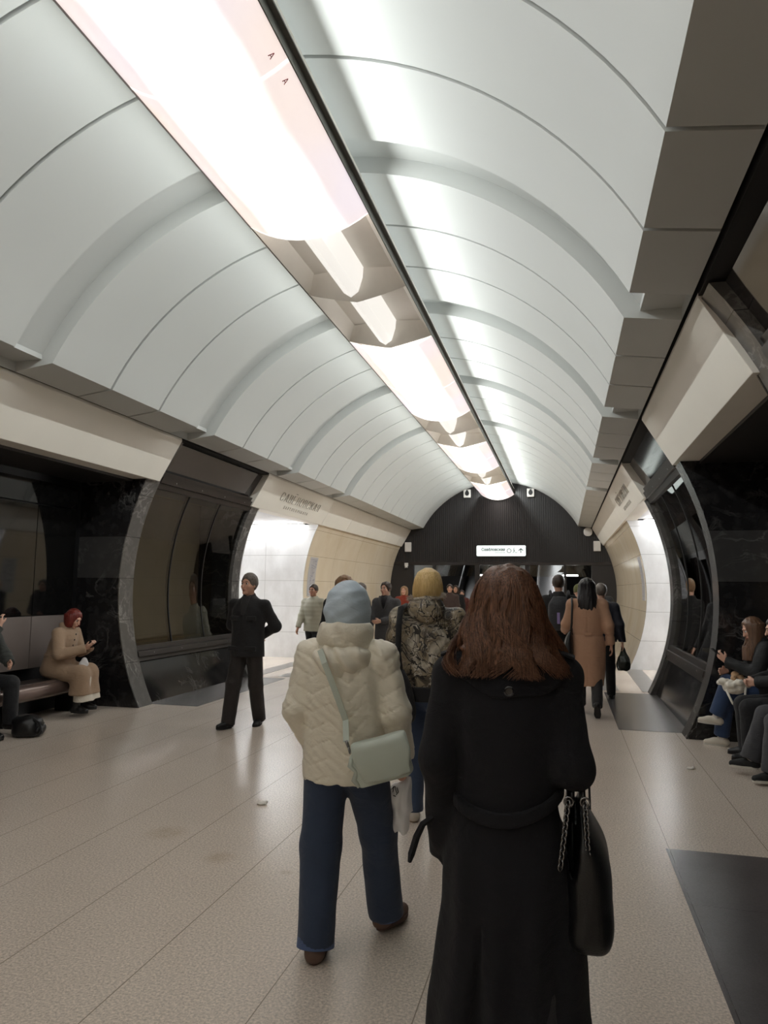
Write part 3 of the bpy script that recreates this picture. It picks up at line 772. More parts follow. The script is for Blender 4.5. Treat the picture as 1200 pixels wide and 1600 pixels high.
# posters on the beige walls
M_POSTER = mat('poster_paper', srgb(196, 193, 193), 0.25, vary=0.05, scale=4)
M_POSTINK = mat('poster_ink', srgb(120, 118, 132), 0.4)
for s in (-1, 1):
    po = thing('line_map_poster', 'tall narrow grey transit map poster on the beige wall at ' + ('left beside the passage' if s < 0 else 'right beside the passage'), 'poster', (0, 0, 0), group='map posters on the beige walls')
    y0_, y1_ = 15.88, 16.4
    def pp(z, y_, g): return (X(s, half(z, -g)), y_, z)
    zs = [1.4 + .93 * i / 12 for i in range(13)]
    MB().ext(prof_arc(s, -0.012, 1.4, 2.33, 12) + prof_arc(s, 0.002, 2.33, 1.4, 12), y0_, y1_).build('panel', M_POSTER, po, auto=40)
    rn = random.Random(4 + s)
    b = MB()
    def patch(z0, z1, ya, yb):
        b.add([pp(z0, ya, .0145), pp(z0, yb, .0145), pp((z0 + z1) / 2, yb, .0145), pp(z1, yb, .0145), pp(z1, ya, .0145), pp((z0 + z1) / 2, ya, .0145)], [(0, 1, 2, 5), (5, 2, 3, 4)])
    patch(1.45, 1.46, y0_ + .03, y1_ - .03); patch(2.27, 2.28, y0_ + .03, y1_ - .03)
    for i in range(46):
        z = 1.5 + .74 * rn.random(); ya = y0_ + .05 + .35 * rn.random()
        if rn.random() < .5: patch(z, z + .008 + .01 * rn.random(), ya, min(y1_ - .04, ya + .05 + .12 * rn.random()))
        else: patch(z, min(2.25, z + .04 + .1 * rn.random()), ya, ya + .012)
    b.build('print', M_POSTINK, po)

# cove lights and lit sign in the passages
M_COVE = emit_mat('cove_tube', (0.95, 0.98, 1.0, 1), PASSAGE_LIGHT)
M_SIGNBLUE = emit_mat('lit_sign_blue_white', (0.85, 0.93, 1.0, 1), 0.6)
for s in (-1, 1):
    side = 'left' if s < 0 else 'right'
    for (yy, wh) in ((15.56, 'far'), (12.36, 'near')):
        o = thing('cove_light', 'bright white cove light tube along the ' + wh + ' edge of the ' + side + ' passage ceiling', 'light', (XC + s * 6.0, yy, 3.06), group='cove lights in the passages')
        MB().box(-2.2, 2.2, -.035, .035, -.03, .01).build('tube', M_COVE, o)
        MB().box(-2.25, 2.25, -.05, .05, .01, .04).build('housing', M_WPLAST, o)
sl = thing('wall_sign', 'blue-white lit sign panel high in the left passage beside the black rib', 'sign', (-7.45, 15.62, 2.92))
MB().ext(rounded(.60, .40, .03), 0, .03).build('housing', M_WPLAST, sl)
MB().ext(rounded(.58, .38, .03), -.006, 0).build('face', M_SIGNBLUE, sl)

# benches
M_SEAT = mat('bench_dark_leather', srgb(58, 50, 47), 0.35, vary=0.1)
M_BAR = mat('bench_brown_metal', srgb(120, 104, 98), 0.22, metal=0.55, vary=0.05)
for s, lab in ((-1, 'long brown tube-fronted bench in the dark recess under the red-haired woman'), (1, 'long brown tube-fronted bench in the dark recess under the seated people in jeans')):
    b = thing('bench', lab, 'bench', (XC + s * 3.95, 6.9, 0), group='benches in the wall recesses')
    MB().tube([(0, -1.35, .36), (0, -0.02, .36)], .10, 24).tube([(0, 0.0, .36), (0, 1.35, .36)], .10, 24).build('front_bar', M_BAR, b, auto=30)
    MB().box(min(0, s * .36), max(0, s * .36), -1.35, 1.35, .36, .445).build('seat', M_SEAT, b, bevel=.02)
    for yy in (-1.2, 0, 1.2):
        MB().box(min(s * .05, s * .34), max(s * .05, s * .34), yy - .04, yy + .04, 0, .37).build('leg', M_BLACKPAINT, b)
# scraps of paper on the floor
M_PAPER = mat('scrap_paper', srgb(225, 222, 215), 0.7)

# ------------------------------------------------------------------ figures: smooth blended surfaces, meshed with surface nets
class Grid:
    def __init__(s, lo, hi, h):
        s.h = h; s.lo = np.array(lo, float) - 2 * h
        s.n = np.ceil((np.array(hi, float) + 2 * h - s.lo) / h).astype(int) + 1
        s.D = np.full(tuple(s.n), 0.5, np.float32)
        s.ax = [(s.lo[i] + h * np.arange(s.n[i])).astype(np.float32) for i in range(3)]
    def sub(s, lo, hi):
        sl = []
        for i in range(3):
            a = max(0, int(math.floor((lo[i] - s.lo[i]) / s.h))); b = min(s.n[i], int(math.ceil((hi[i] - s.lo[i]) / s.h)) + 1)
            if b - a < 1: return None
            sl.append(slice(a, b))
        X = s.ax[0][sl[0]][:, None, None]; Y = s.ax[1][sl[1]][None, :, None]; Z = s.ax[2][sl[2]][None, None, :]
        return tuple(sl), X, Y, Z
    def put(s, sl, d, k):
        a = s.D[sl]
        if k <= 0: s.D[sl] = np.minimum(a, d)
        else:
            hh = np.clip(0.5 + 0.5 * (a - d) / k, 0, 1)
            s.D[sl] = a * (1 - hh) + d * hh - k * hh * (1 - hh)
    def rcone(s, a, b, ra, rb, k=0.02, flat=False, sc=None):
        """round cone a->b; flat: cut square at b; sc=(axis vec, factor) squashes across an axis"""
        a = np.array(a, float); b = np.array(b, float); m = max(ra, rb) + k + 3 * s.h
        if sc is not None: m = m * max(1.0, 1 / sc[1]) if sc[1] < 1 else m
        q = s.sub(np.minimum(a, b) - m, np.maximum(a, b) + m)
        if q is None: return s
        sl, X, Y, Z = q
        ab = b - a; L2 = float(ab @ ab) + 1e-12
        px, py, pz = X - a[0], Y - a[1], Z - a[2]
        t = (px * ab[0] + py * ab[1] + pz * ab[2]) / L2
        tc = np.clip(t, 0, 1)
        dx, dy, dz = px - tc * ab[0], py - tc * ab[1], pz - tc * ab[2]
        d2 = dx * dx + dy * dy + dz * dz
        if sc is not None:
            v, f = np.array(sc[0], float), sc[1]
            w = dx * v[0] + dy * v[1] + dz * v[2]
            d2 = d2 - w * w + (w * f) ** 2
        d = np.sqrt(d2) - (ra + (rb - ra) * tc)
        if flat: d = np.maximum(d, (t - 1) * math.sqrt(L2))
        s.put(sl, d.astype(np.float32), k); return s
    def chain(s, pts, rs, k=0.02, flat=False):
        for i in range(len(pts) - 1): s.rcone(pts[i], pts[i + 1], rs[i], rs[i + 1], k, flat and i == len(pts) - 2)
        return s
    def _ell(s, c, r, R, pad):
        c = np.array(c, float); m = max(r) + pad
        q = s.sub(c - m, c + m)
        if q is None: return None
        sl, X, Y, Z = q
        px, py, pz = X - c[0], Y - c[1], Z - c[2]
        if R is not None:
            px, py, pz = (px * R[0][0] + py * R[1][0] + pz * R[2][0], px * R[0][1] + py * R[1][1] + pz * R[2][1], px * R[0][2] + py * R[1][2] + pz * R[2][2])
        k0 = np.sqrt((px / r[0]) ** 2 + (py / r[1]) ** 2 + (pz / r[2]) ** 2) + 1e-9
        k1 = np.sqrt((px / r[0] ** 2) ** 2 + (py / r[1] ** 2) ** 2 + (pz / r[2] ** 2) ** 2) + 1e-9
        return sl, (k0 * (k0 - 1) / k1).astype(np.float32)
    def ell(s, c, r, R=None, k=0.02):
        q = s._ell(c, r, R, k + 3 * s.h)
        if q: s.put(q[0], q[1], k)
        return s
    def cut_ell(s, c, r, R=None, k=0.01):
        q = s._ell(c, r, R, k + 3 * s.h)
        if q:
            sl, d = q; a = -s.D[sl]
            hh = np.clip(0.5 + 0.5 * (a - d) / max(k, 1e-5), 0, 1)
            s.D[sl] = -(a * (1 - hh) + d * hh - k * hh * (1 - hh))
        return s
    def loft(s, keys, k=0.02, pw=2.0, flat=True):
        """keys (z, rx, ry, cx, cy): stacked ellipses"""
        K = np.array(keys, float); K = K[np.argsort(K[:, 0])]
        m = k + 3 * s.h
        lo = ((K[:, 3] - K[:, 1]).min() - m, (K[:, 4] - K[:, 2]).min() - m, K[0, 0] - m)
        hi = ((K[:, 3] + K[:, 1]).max() + m, (K[:, 4] + K[:, 2]).max() + m, K[-1, 0] + m)
        q = s.sub(lo, hi)
        if q is None: return s
        sl, X, Y, Z = q
        z = Z[0, 0, :]
        f = [smooth_interp(z, K[:, 0], K[:, i]).astype(np.float32)[None, None, :] for i in range(1, 5)]
        u = np.abs(X - f[2]) / f[0]; v = np.abs(Y - f[3]) / f[1]
        if pw == 2.0:
            k0 = np.sqrt(u * u + v * v) + 1e-9; k1 = np.sqrt((u / f[0]) ** 2 + (v / f[1]) ** 2) + 1e-9
            d = k0 * (k0 - 1) / k1
        else:
            k0 = (u ** pw + v ** pw + 1e-12) ** (1 / pw); d = (k0 - 1) * np.minimum(f[0], f[1])
        if flat: d = np.maximum(d, np.maximum(K[0, 0] - Z, Z - K[-1, 0]))
        s.put(sl, d.astype(np.float32), k); return s
    def plane(s, p, n):
        """keep the side the normal points away from"""
        n = np.array(n, float); n /= np.linalg.norm(n)
        d = (s.ax[0][:, None, None] - p[0]) * n[0] + (s.ax[1][None, :, None] - p[1]) * n[1] + (s.ax[2][None, None, :] - p[2]) * n[2]
        s.D = np.maximum(s.D, d.astype(np.float32)); return s
    def warp(s, fn):
        X, Y, Z = s.ax[0][:, None, None], s.ax[1][None, :, None], s.ax[2][None, None, :]
        s.D = s.D + fn(X, Y, Z).astype(np.float32); return s
    def mesh(s, name, m, parent, smooth=1, loc=None):
        D = s.D
        for i in range(3):
            ix = [slice(None)] * 3; ix[i] = 0; D[tuple(ix)] = np.maximum(D[tuple(ix)], s.h); ix[i] = -1; D[tuple(ix)] = np.maximum(D[tuple(ix)], s.h)
        S = D < 0
        c = np.zeros(tuple(s.n - 1), np.uint8)
        for i in (0, 1):
            for j in (0, 1):
                for k in (0, 1):
                    c += S[i:s.n[0] - 1 + i, j:s.n[1] - 1 + j, k:s.n[2] - 1 + k]
        act = np.argwhere((c > 0) & (c < 8))
        if len(act) == 0: return mesh_obj(name, [(0, 0, 0)], [], m, parent)
        idx = np.full(c.shape, -1, np.int32); idx[act[:, 0], act[:, 1], act[:, 2]] = np.arange(len(act))
        acc = np.zeros((len(act), 3)); cnt = np.zeros(len(act))
        cor = [(i, j, k) for i in (0, 1) for j in (0, 1) for k in (0, 1)]
        val = {q: D[act[:, 0] + q[0], act[:, 1] + q[1], act[:, 2] + q[2]] for q in cor}
        for a in cor:
            for ax in range(3):
                if a[ax]: continue
                b = list(a); b[ax] = 1; b = tuple(b)
                da, db = val[a], val[b]; mk = (da < 0) != (db < 0)
                t = da[mk] / (da[mk] - db[mk])
                p = np.tile(np.array(a, float), (mk.sum(), 1)); p[:, ax] += t
                acc[mk] += p; cnt[mk] += 1
        V = (acc / cnt[:, None] + act) * s.h + s.lo
        F = []
        for ax in range(3):
            o1, o2 = [(1, 2), (2, 0), (0, 1)][ax]
            sa = [slice(0, s.n[i]) for i in range(3)]; sb = list(sa); sa[ax] = slice(0, s.n[ax] - 1); sb[ax] = slice(1, s.n[ax])
            A, B = S[tuple(sa)], S[tuple(sb)]
            e = np.argwhere(A != B)
            e = e[(e[:, o1] > 0) & (e[:, o2] > 0) & (e[:, o1] < s.n[o1] - 1) & (e[:, o2] < s.n[o2] - 1)]
            if not len(e): continue
            ins = A[e[:, 0], e[:, 1], e[:, 2]]
            q = []
            for (u, v) in ((1, 1), (0, 1), (0, 0), (1, 0)):
                g = e.copy(); g[:, o1] -= u; g[:, o2] -= v; q.append(idx[g[:, 0], g[:, 1], g[:, 2]])
            q = np.stack(q, 1); q[~ins] = q[~ins][:, ::-1]
            F.append(q)
        F = np.concatenate(F)
        for _ in range(smooth):
            ii = F.ravel(); jj = np.roll(F, -1, axis=1).ravel(); N = len(V)
            n = np.bincount(ii, minlength=N)
            a = np.stack([np.bincount(ii, weights=V[jj, q], minlength=N) for q in range(3)], 1)
            V = 0.45 * V + 0.55 * a / np.maximum(n, 1)[:, None]
        me = bpy.data.meshes.new(name)
        me.vertices.add(len(V)); me.vertices.foreach_set('co', V.astype(np.float32).ravel())
        me.loops.add(len(F) * 4); me.loops.foreach_set('vertex_index', F.astype(np.int32).ravel())
        me.polygons.add(len(F)); me.polygons.foreach_set('loop_start', np.arange(0, len(F) * 4, 4, dtype=np.int32)); me.polygons.foreach_set('loop_total', np.full(len(F), 4, dtype=np.int32))
        me.update(calc_edges=True); me.polygons.foreach_set('use_smooth', np.ones(len(F), bool))
        me.materials.append(m)
        o = bpy.data.objects.new(name, me); link(o, parent)
        return o

def smooth_interp(x, xs, ys):
    """monotone-ish cubic through the keys"""
    if len(xs) < 3: return np.interp(x, xs, ys)
    d = np.diff(ys) / np.maximum(np.diff(xs), 1e-9)
    m = np.concatenate([[d[0]], (d[:-1] + d[1:]) / 2, [d[-1]]])
    i = np.clip(np.searchsorted(xs, x) - 1, 0, len(xs) - 2)
    h = xs[i + 1] - xs[i]; t = np.clip((x - xs[i]) / np.maximum(h, 1e-9), 0, 1)
    return (2 * t ** 3 - 3 * t ** 2 + 1) * ys[i] + (t ** 3 - 2 * t ** 2 + t) * h * m[i] + (-2 * t ** 3 + 3 * t ** 2) * ys[i + 1] + (t ** 3 - t ** 2) * h * m[i + 1]

def folds(seed, amp, fx, fz, n=4, bias=1.0):
    """soft cloth folds: sum of warped sines"""
    r = np.random.RandomState(seed); W = [(r.uniform(-1, 1), r.uniform(-1, 1), r.uniform(-.6, .6), r.uniform(0, 6.28), r.uniform(.6, 1.5)) for _ in range(n)]
    def f(X, Y, Z):
        a = 0
        wz = np.sin(Z * fz * 1.7 + seed) * 0.8 + np.sin(Z * fz * .6 + 2 * seed) * .7
        for (u, v, w, ph, q) in W:
            a = a + np.sin((X * u + Y * v) * fx * q * 2.2 + Z * w * fz * 2 + ph + wz)
        return a * amp / n
    return f

def rotx(a): c, s_ = math.cos(a), math.sin(a); return np.array([[1, 0, 0], [0, c, -s_], [0, s_, c]])
def roty(a): c, s_ = math.cos(a), math.sin(a); return np.array([[c, 0, s_], [0, 1, 0], [-s_, 0, c]])
def rotz_(a): c, s_ = math.cos(a), math.sin(a); return np.array([[c, -s_, 0], [s_, c, 0], [0, 0, 1]])
rad = math.radians

def atY(px, py, Y):
    """point of the picture ray through a pixel at depth Y"""
    c = np.array([px - 600.0, py - 800.0, FPX]); w = _M @ c
    return w * (Y / w[1]) + np.array([0, 0, 1.6])

def skeleton(H=1.70, legs=((0, 0, 0, 0), (0, 0, 0, 0)), arms=((-5, 8, 10, 0), (5, 8, 10, 0)), lean=2.0, head=(0, 0, 0), shw=0.108, seat=None, lift=0.0):
    """legs: per side (thigh pitch fwd, knee bend, foot pitch, outward); arms: (pitch fwd, outward, elbow bend, forearm inward). left side first, facing +Y"""
    J = {'H': H}
    pel = np.array([0, 0, .525 * H]); L = rotx(-rad(lean))
    J['pel'] = pel
    up = lambda x, y, z: pel + L @ np.array([x * H, y * H, (z - .525) * H])
    J['waist'] = up(0, 0, .61); J['chest'] = up(0, 0.0, .735); J['neck'] = up(0, -.004, .838)
    hr = rotz_(rad(head[0])) @ rotx(-rad(head[1])) @ roty(rad(head[2]))
    J['hR'] = hr; J['hs'] = H / 1.74
    J['hc'] = up(0, .004, .868) + hr @ np.array([0, .012, .104]) * J['hs']
    for i, s_ in enumerate((-1, 1)):
        n = 'lr'[i]
        hip = pel + np.array([s_ * .052 * H, 0, -.01 * H])
        tp, kb, fp, ob = legs[i]
        d1 = rotz_(-s_ * rad(ob)) @ np.array([0, math.sin(rad(tp)), -math.cos(rad(tp))])
        d1 = d1 + np.array([s_ * .02, 0, 0])
        kn = hip + d1 * .236 * H
        d2 = rotz_(-s_ * rad(ob)) @ np.array([0, math.sin(rad(tp - kb)), -math.cos(rad(tp - kb))])
        an = kn + d2 * .232 * H
        fr = rotz_(-s_ * rad(ob + 5)) @ rotx(rad(fp))
        J['hip' + n], J['kn' + n], J['an' + n], J['fR' + n] = hip, kn, an, fr
        sh = up(s_ * shw, -.004, .806)
        ap, ao, eb, fi = arms[i]
        da = np.array([s_ * math.sin(rad(ao)), math.sin(rad(ap)) * math.cos(rad(ao)), -math.cos(rad(ap)) * math.cos(rad(ao))])
        el = sh + da * .168 * H
        p2 = ap + eb
        db = np.array([s_ * math.sin(rad(ao * .5)), math.sin(rad(p2)), -math.cos(rad(p2))]); db = rotz_(s_ * rad(fi)) @ db; db /= np.linalg.norm(db)
        wr = el + db * .143 * H
        J['sh' + n], J['el' + n], J['wr' + n], J['hd' + n] = sh, el, wr, db
    lowest = min((J['an' + n] + J['fR' + n] @ np.array(q))[2] for n in 'lr' for q in ((0, -.065, -.075), (0, .155, -.075)))
    dz = -lowest + lift if seat is None else seat + .03 - (J['pel'][2] - .055 * H)
    for k_, v in J.items():
        if isinstance(v, np.ndarray) and v.shape == (3,) and not k_.startswith('hd'): v[2] += dz
    return J

def hp(J, x, y, z):    # head-local point
    return J['hc'] + J['hR'] @ (np.array([x, y, z]) * J['hs'])

def skin_mat(name, col):
    return mat(name, col, 0.5, vary=0.06, scale=14, bump=0.03, bscale=220)
M_SKIN = skin_mat('skin_light', srgb(205, 160, 138))
M_SKIN2 = skin_mat('skin_tan', srgb(176, 128, 104))
M_EYEW = mat('eye_white', srgb(225, 220, 215), 0.2, vary=0.02)
M_EYED = mat('eye_dark', srgb(38, 28, 24), 0.15, vary=0.02)
M_LIP = mat('lips_red', srgb(165, 92, 84), 0.4, vary=0.05)

def body(root, J, skin, h=0.0065, hands=(True, True), curl=(28, 28), palm=None, face=True, brow=None, name='body', legs_skin=True):
    H = J['H']; hs = J['hs']
    P = [v for k_, v in J.items() if isinstance(v, np.ndarray) and v.shape == (3,) and not k_.startswith('hd')]
    P = np.array(P); lo = P.min(0) - .2; hi = P.max(0) + .2; lo[2] = max(lo[2], -0.02)
    g = Grid(lo, hi, h)
    g.rcone(J['pel'], J['waist'], .078, .075, .03); g.rcone(J['waist'], J['chest'], .075, .085, .03); g.rcone(J['chest'], J['neck'], .085, .050, .02)
    nt = J['hc'] + J['hR'] @ np.array([0, -.022, -.05]) * hs
    g.rcone(J['neck'], nt, .052 * hs, .050 * hs, .02)
    for n in 'lr':
        g.rcone(J['neck'] + np.array([0, 0, -.035]), J['sh' + n] + np.array([0, 0, -.02]), .036, .034, .02)
        g.chain([J['sh' + n], J['el' + n], J['wr' + n]], [.042, .034, .024], .015)
        g.chain([J['hip' + n], J['kn' + n], J['an' + n]], [.068, .046, .032], .02)
        fR = J['fR' + n]; a = J['an' + n]
        g.rcone(a, a + fR @ np.array([0, -.03, -.04]), .033, .03, .02); g.rcone(a + fR @ np.array([0, -.02, -.045]), a + fR @ np.array([0, .12, -.055]), .03, .02, .02)
    # head
    R = J['hR']
    E = lambda c, r, k: g.ell(hp(J, *c), np.array(r) * hs, R, k)
    E((0, -.018, .028), (.076, .094, .088), .02); E((0, .022, -.035), (.062, .068, .080), .03)
    C = lambda a, b, ra, rb, k: g.rcone(hp(J, *a), hp(J, *b), ra * hs, rb * hs, k)
    C((-.012, .070, -.096), (.012, .070, -.096), .018, .018, .02)
    if face:
        C((-.034, .077, .030), (.034, .077, .030), .011, .011, .014)
        for s_ in (-1, 1):
            g.cut_ell(hp(J, s_ * .031, .098, .010), np.array((.018, .015, .011)) * hs, R, .008)
            E((s_ * .040, .066, -.022), (.020, .018, .018), .02)
        C((0, .086, .014), (0, .109, -.028), .008, .0125, .010)
        E((0, .084, -.060), (.024, .014, .014), .012)
    for s_ in (-1, 1):
        E((s_ * .075, -.004, -.008), (.010, .019, .031), .008)
    # hands
    for i, n in enumerate('lr'):
        if not hands[i]: continue
        s_ = (-1, 1)[i]
        w = J['wr' + n]; d = J['hd' + n]
        pn = np.array([-s_, 0, 0], float) if palm is None or palm[i] is None else np.array(palm[i], float)
        pn = pn - d * (pn @ d); pn /= np.linalg.norm(pn)
        l = np.cross(d, pn) * (1 if s_ > 0 else -1)
        # l points towards the thumb side (forward when the arm hangs, palm inward)
        if palm is None or palm[i] is None:
            if l[1] < 0: l = -l
        for f in range(4):
            off = (1.5 - f) * .0195 * hs
            kn = w + d * (.088 - .004 * abs(f - 1)) * hs + l * off
            g.rcone(w + d * .012 + l * off * .55, kn, .0155 * hs, .0115 * hs, .008)
            ln = (.071, .079, .073, .057)[f] * hs; a = rad(curl[i] * .5); p = kn; fd = d
            for q, fr in enumerate((.42, .33, .25)):
                fd2 = d * math.cos(a) + pn * math.sin(a); p2 = p + fd2 * ln * fr
                g.rcone(p, p2, (.0098, .0088, .008)[q] * hs, (.0088, .008, .0072)[q] * hs, .003)
                p = p2; a += rad(curl[i])
        t0 = w + d * .028 * hs + l * .022 * hs; t1 = t0 + (d * .62 + l * .62 + pn * .35) * .042 * hs; t2 = t1 + (d * .85 + l * .2 + pn * .4) * .034 * hs
        g.chain([t0, t1, t2], [.0145 * hs, .0115 * hs, .009 * hs], .006)
    b = g.mesh(name, skin, root, smooth=1)
    if face:
        for s_ in (-1, 1):
            v = []; f = []; mi = []
            c = np.array([s_ * .031, .0765, .011]); rr = .0128
            for iu in range(9):
                for iv in range(12):
                    th = math.pi * iu / 8; ph = 2 * math.pi * iv / 12
                    v.append(tuple(hp(J, *(c + rr * np.array([math.sin(th) * math.cos(ph), math.cos(th), math.sin(th) * math.sin(ph)])))))
            for iu in range(8):
                for iv in range(12):
                    f.append((iu * 12 + iv, iu * 12 + (iv + 1) % 12, (iu + 1) * 12 + (iv + 1) % 12, (iu + 1) * 12 + iv)); mi.append(1 if iu < 2 else 0)
            e = mesh_obj('eye', v, f, [M_EYEW, M_EYED], b, smooth=True); e.data.polygons.foreach_set('material_index', mi)
            MB().tube([hp(J, s_ * .016, .091, .030), hp(J, s_ * .032, .091, .036), hp(J, s_ * .048, .080, .032)], [.0028 * hs, .0034 * hs, .002 * hs], 6).build('eyebrow', brow or M_EYED, b, smooth=True)
        MB().tube([hp(J, -.023, .088, -.062), hp(J, 0, .0985, -.060), hp(J, .023, .088, -.062)], [.003 * hs, .0062 * hs, .003 * hs], 8).build('lips', M_LIP, b, smooth=True)
    return b

def cloth(name, col, rough=0.85, vary=0.10, scale=5, bump=0.25, bscale=260, sheen=0.10, wrinkle=0.20, wscale=9.0, **kw):
    return mat(name, col, rough, vary=vary, scale=scale, bump=bump, bscale=bscale, sheen=sheen, wrinkle=wrinkle, wscale=wscale, **kw)

def bbox(J, keys, pad=.22):
    P = np.array([J[k_] for k_ in keys]); return P.min(0) - pad, P.max(0) + pad

def spine(J, z):
    """centre of the trunk at height z"""
    a, b = J['pel'], J['neck']
    t = (z - a[2]) / (b[2] - a[2]); t = max(t, 0.0)
    return a + (b - a) * min(t, 1.1)

def coat(root, J, m, hem, name='coat', keys=None, sleeve=(.062, .056, .046), collar=None, fold=(.004, 26, 9), seed=1, h=0.009, warp=None, wrist=1.0, k=.035, hood=None, shoulder=.06, smooth=2, yo=0.0, sleeves=True, post=None):
    """trunk, sleeves and collar in one cloth surface. keys: (height fraction of H, half width, half depth)"""
    H = J['H']
    lo, hi = bbox(J, ['pel', 'neck', 'shl', 'shr', 'ell', 'elr', 'wrl', 'wrr'], .28)
    lo[2] = hem - .02; hi[2] = J['neck'][2] + .22
    g = Grid(lo, hi, h)
    dz = J['pel'][2] - .525 * H
    K = []
    for (zf, rx, ry) in keys:
        z = zf * H + dz; c = spine(J, z); K.append((z, rx, ry, c[0], c[1] + yo))
    g.loft(K, .02)
    for n in 'lr':
        g.rcone(J['neck'] + np.array([0, 0, -.035]), J['sh' + n] + np.array([0, 0, -.018]), shoulder, max(shoulder * .95, sleeve[0] * .94) if sleeves else shoulder * .95, k)
        if sleeves:
            wv = J['el' + n] + (J['wr' + n] - J['el' + n]) * wrist
            g.chain([J['sh' + n] + np.array([0, 0, -.018]), J['el' + n], wv], [sleeve[0] * .95, sleeve[1], sleeve[2]], k, flat=True)
    if collar:      # (radius, height, tilt back)
        r, hh, tb = collar
        a = J['neck'] + np.array([0, -.004, -.03]); b = J['neck'] + np.array([0, tb, hh])
        g.rcone(a, b, r * 1.12, r, .02, flat=True)
        g.cut_ell(J['neck'] + np.array([0, tb, hh + .05]), (r * .8, r * .8, .09), None, .006)
    if hood: hood(g)
    g.plane((0, 0, hem), (0, 0, -1))
    if fold: g.warp(folds(seed, *fold))
    if warp: g.warp(warp)
    if post: post(g)
    return g.mesh(name, m, root, smooth)

def trousers(root, J, m, rs=(.095, .075, .066), cuff=.03, name='trousers', top=None, fold=(.005, 24, 16), seed=3, h=0.009, cuffs=None, k=.03, pelvis=(.165, .118, .135)):
    H = J['H']
    lo, hi = bbox(J, ['pel', 'hipl', 'hipr', 'knl', 'knr', 'anl', 'anr'], .2)
    hi[2] = max(J['pel'][2] + .12, J['knl'][2] + .13, J['knr'][2] + .13); lo[2] = max(lo[2], -.01)
    g = Grid(lo, hi, h)
    p = J['pel']
    g.ell(p + np.array([0, -.012, .0]), (pelvis[0] * H / 1.7, pelvis[1] * H / 1.7, pelvis[2]), None, .03)
    for n in 'lr':
        d = (J['an' + n] - J['kn' + n]); d = d / np.linalg.norm(d)
        e = J['an' + n] + d * cuff
        g.chain([J['hip' + n], J['kn' + n], e], list(rs), k, flat=True)
    if fold: g.warp(folds(seed, *fold))
    return g.mesh(name, m, root, 2)

def skirt(root, J, m, keys, name='skirt', fold=(.006, 30, 4), seed=5, h=.009):
    lo = (-.4, -.4, keys[0][0] - .02); hi = (.4, .4, keys[-1][0] + .02)
    g = Grid(lo, hi, h).loft(keys, .02)
    if fold: g.warp(folds(seed, *fold))
    return g.mesh(name, m, root, 2)

def shoes(root, J, m, sole, boot=0.0, heel=0.0, toe=.0, h=.007, w=1.0, names=('shoe', 'sole'), laces=None):
    for n in 'lr':
        a = J['an' + n]; R = J['fR' + n]
        T = lambda x, y, z: a + R @ np.array([x, y, z])
        lo = a - .28; hi = a + .28; hi[2] += boot
        g = Grid(lo, hi, h)
        g.rcone(T(0, -.028, -.032), T(0, .07, -.042), .040 * w, .036 * w, .02); g.rcone(T(0, .07, -.045), T(0, .145, -.052), .038 * w, .028 * w, .02)
        g.rcone(T(0, -.04, -.045), T(0, .0, -.02), .033 * w, .036 * w, .02)
        if boot:
            s_ = J['kn' + n] - a; s_ /= np.linalg.norm(s_)
            g.rcone(a, a + s_ * boot, .044 * w, .05 * w, .02, flat=True)
        g.plane(T(0, 0, -.066), R @ np.array([0, 0, -1.0]))
        sh = g.mesh(names[0], m, root, 1)
        sb = MB(); pr = []
        for t in range(24):
            an_ = 2 * math.pi * t / 24; y = .056 + .118 * math.sin(an_); x = .045 * w * math.cos(an_) * (1.0 if y > .06 else .86)
            pr.append((x, y))
        v = [T(x, y, -.078) for x, y in pr] + [T(x * 1.03, y, -.058) for x, y in pr]
        nn = 24
        sb.add(v, [tuple(range(nn))[::-1], tuple(range(nn, 2 * nn))] + [(i, (i + 1) % nn, nn + (i + 1) % nn, nn + i) for i in range(nn)])
        sb.build(names[1], sole, sh, auto=50)

def hair_short(root, J, m, thick=.013, back=-.05, h=.006, name='hair', fold=(.004, 160, 90), front=.058, top=.0, side=.0):
    hs = J['hs']; R = J['hR']
    lo = J['hc'] - .17; hi = J['hc'] + .19
    g = Grid(lo, hi, h)
    g.ell(hp(J, 0, -.020, .030), (np.array((.076 + thick + side, .094 + thick, .088 + thick + top))) * hs, R, .01)
    g.cut_ell(hp(J, 0, .104, -.022), np.array((.090, .082, .098)) * hs, R, .012)     # face
    d = R @ np.array([0, .75, -1.0])
    g.plane(hp(J, 0, -.03, back), d)
    if fold: g.warp(folds(7, *fold))
    return g.mesh(name, m, root, 1)

def hair_long(root, J, m, keys, h=.007, name='hair', fold=(.007, 90, 7), front=True, seed=9, face_cut=(.085, .080, .13)):
    """keys: (height relative to head centre, half width, half depth, y offset) hanging hair over a cap"""
    hs = J['hs']; R = J['hR']; c = J['hc']
    zmin = keys[0][0]
    g = Grid((c[0] - .28, c[1] - .28, c[2] + zmin - .03), c + np.array([.28, .28, .2]), h)
    g.ell(hp(J, 0, -.022, .030), np.array((.089, .106, .100)) * hs, R, .01)
    g.loft([(c[2] + z, rx, ry, c[0], c[1] + y) for z, rx, ry, y in keys], .03)
    if front: g.cut_ell(hp(J, 0, .105, -.04), np.array(face_cut) * hs, R, .012)
    g.warp(folds(seed, *fold))
    return g.mesh(name, m, root, 1)

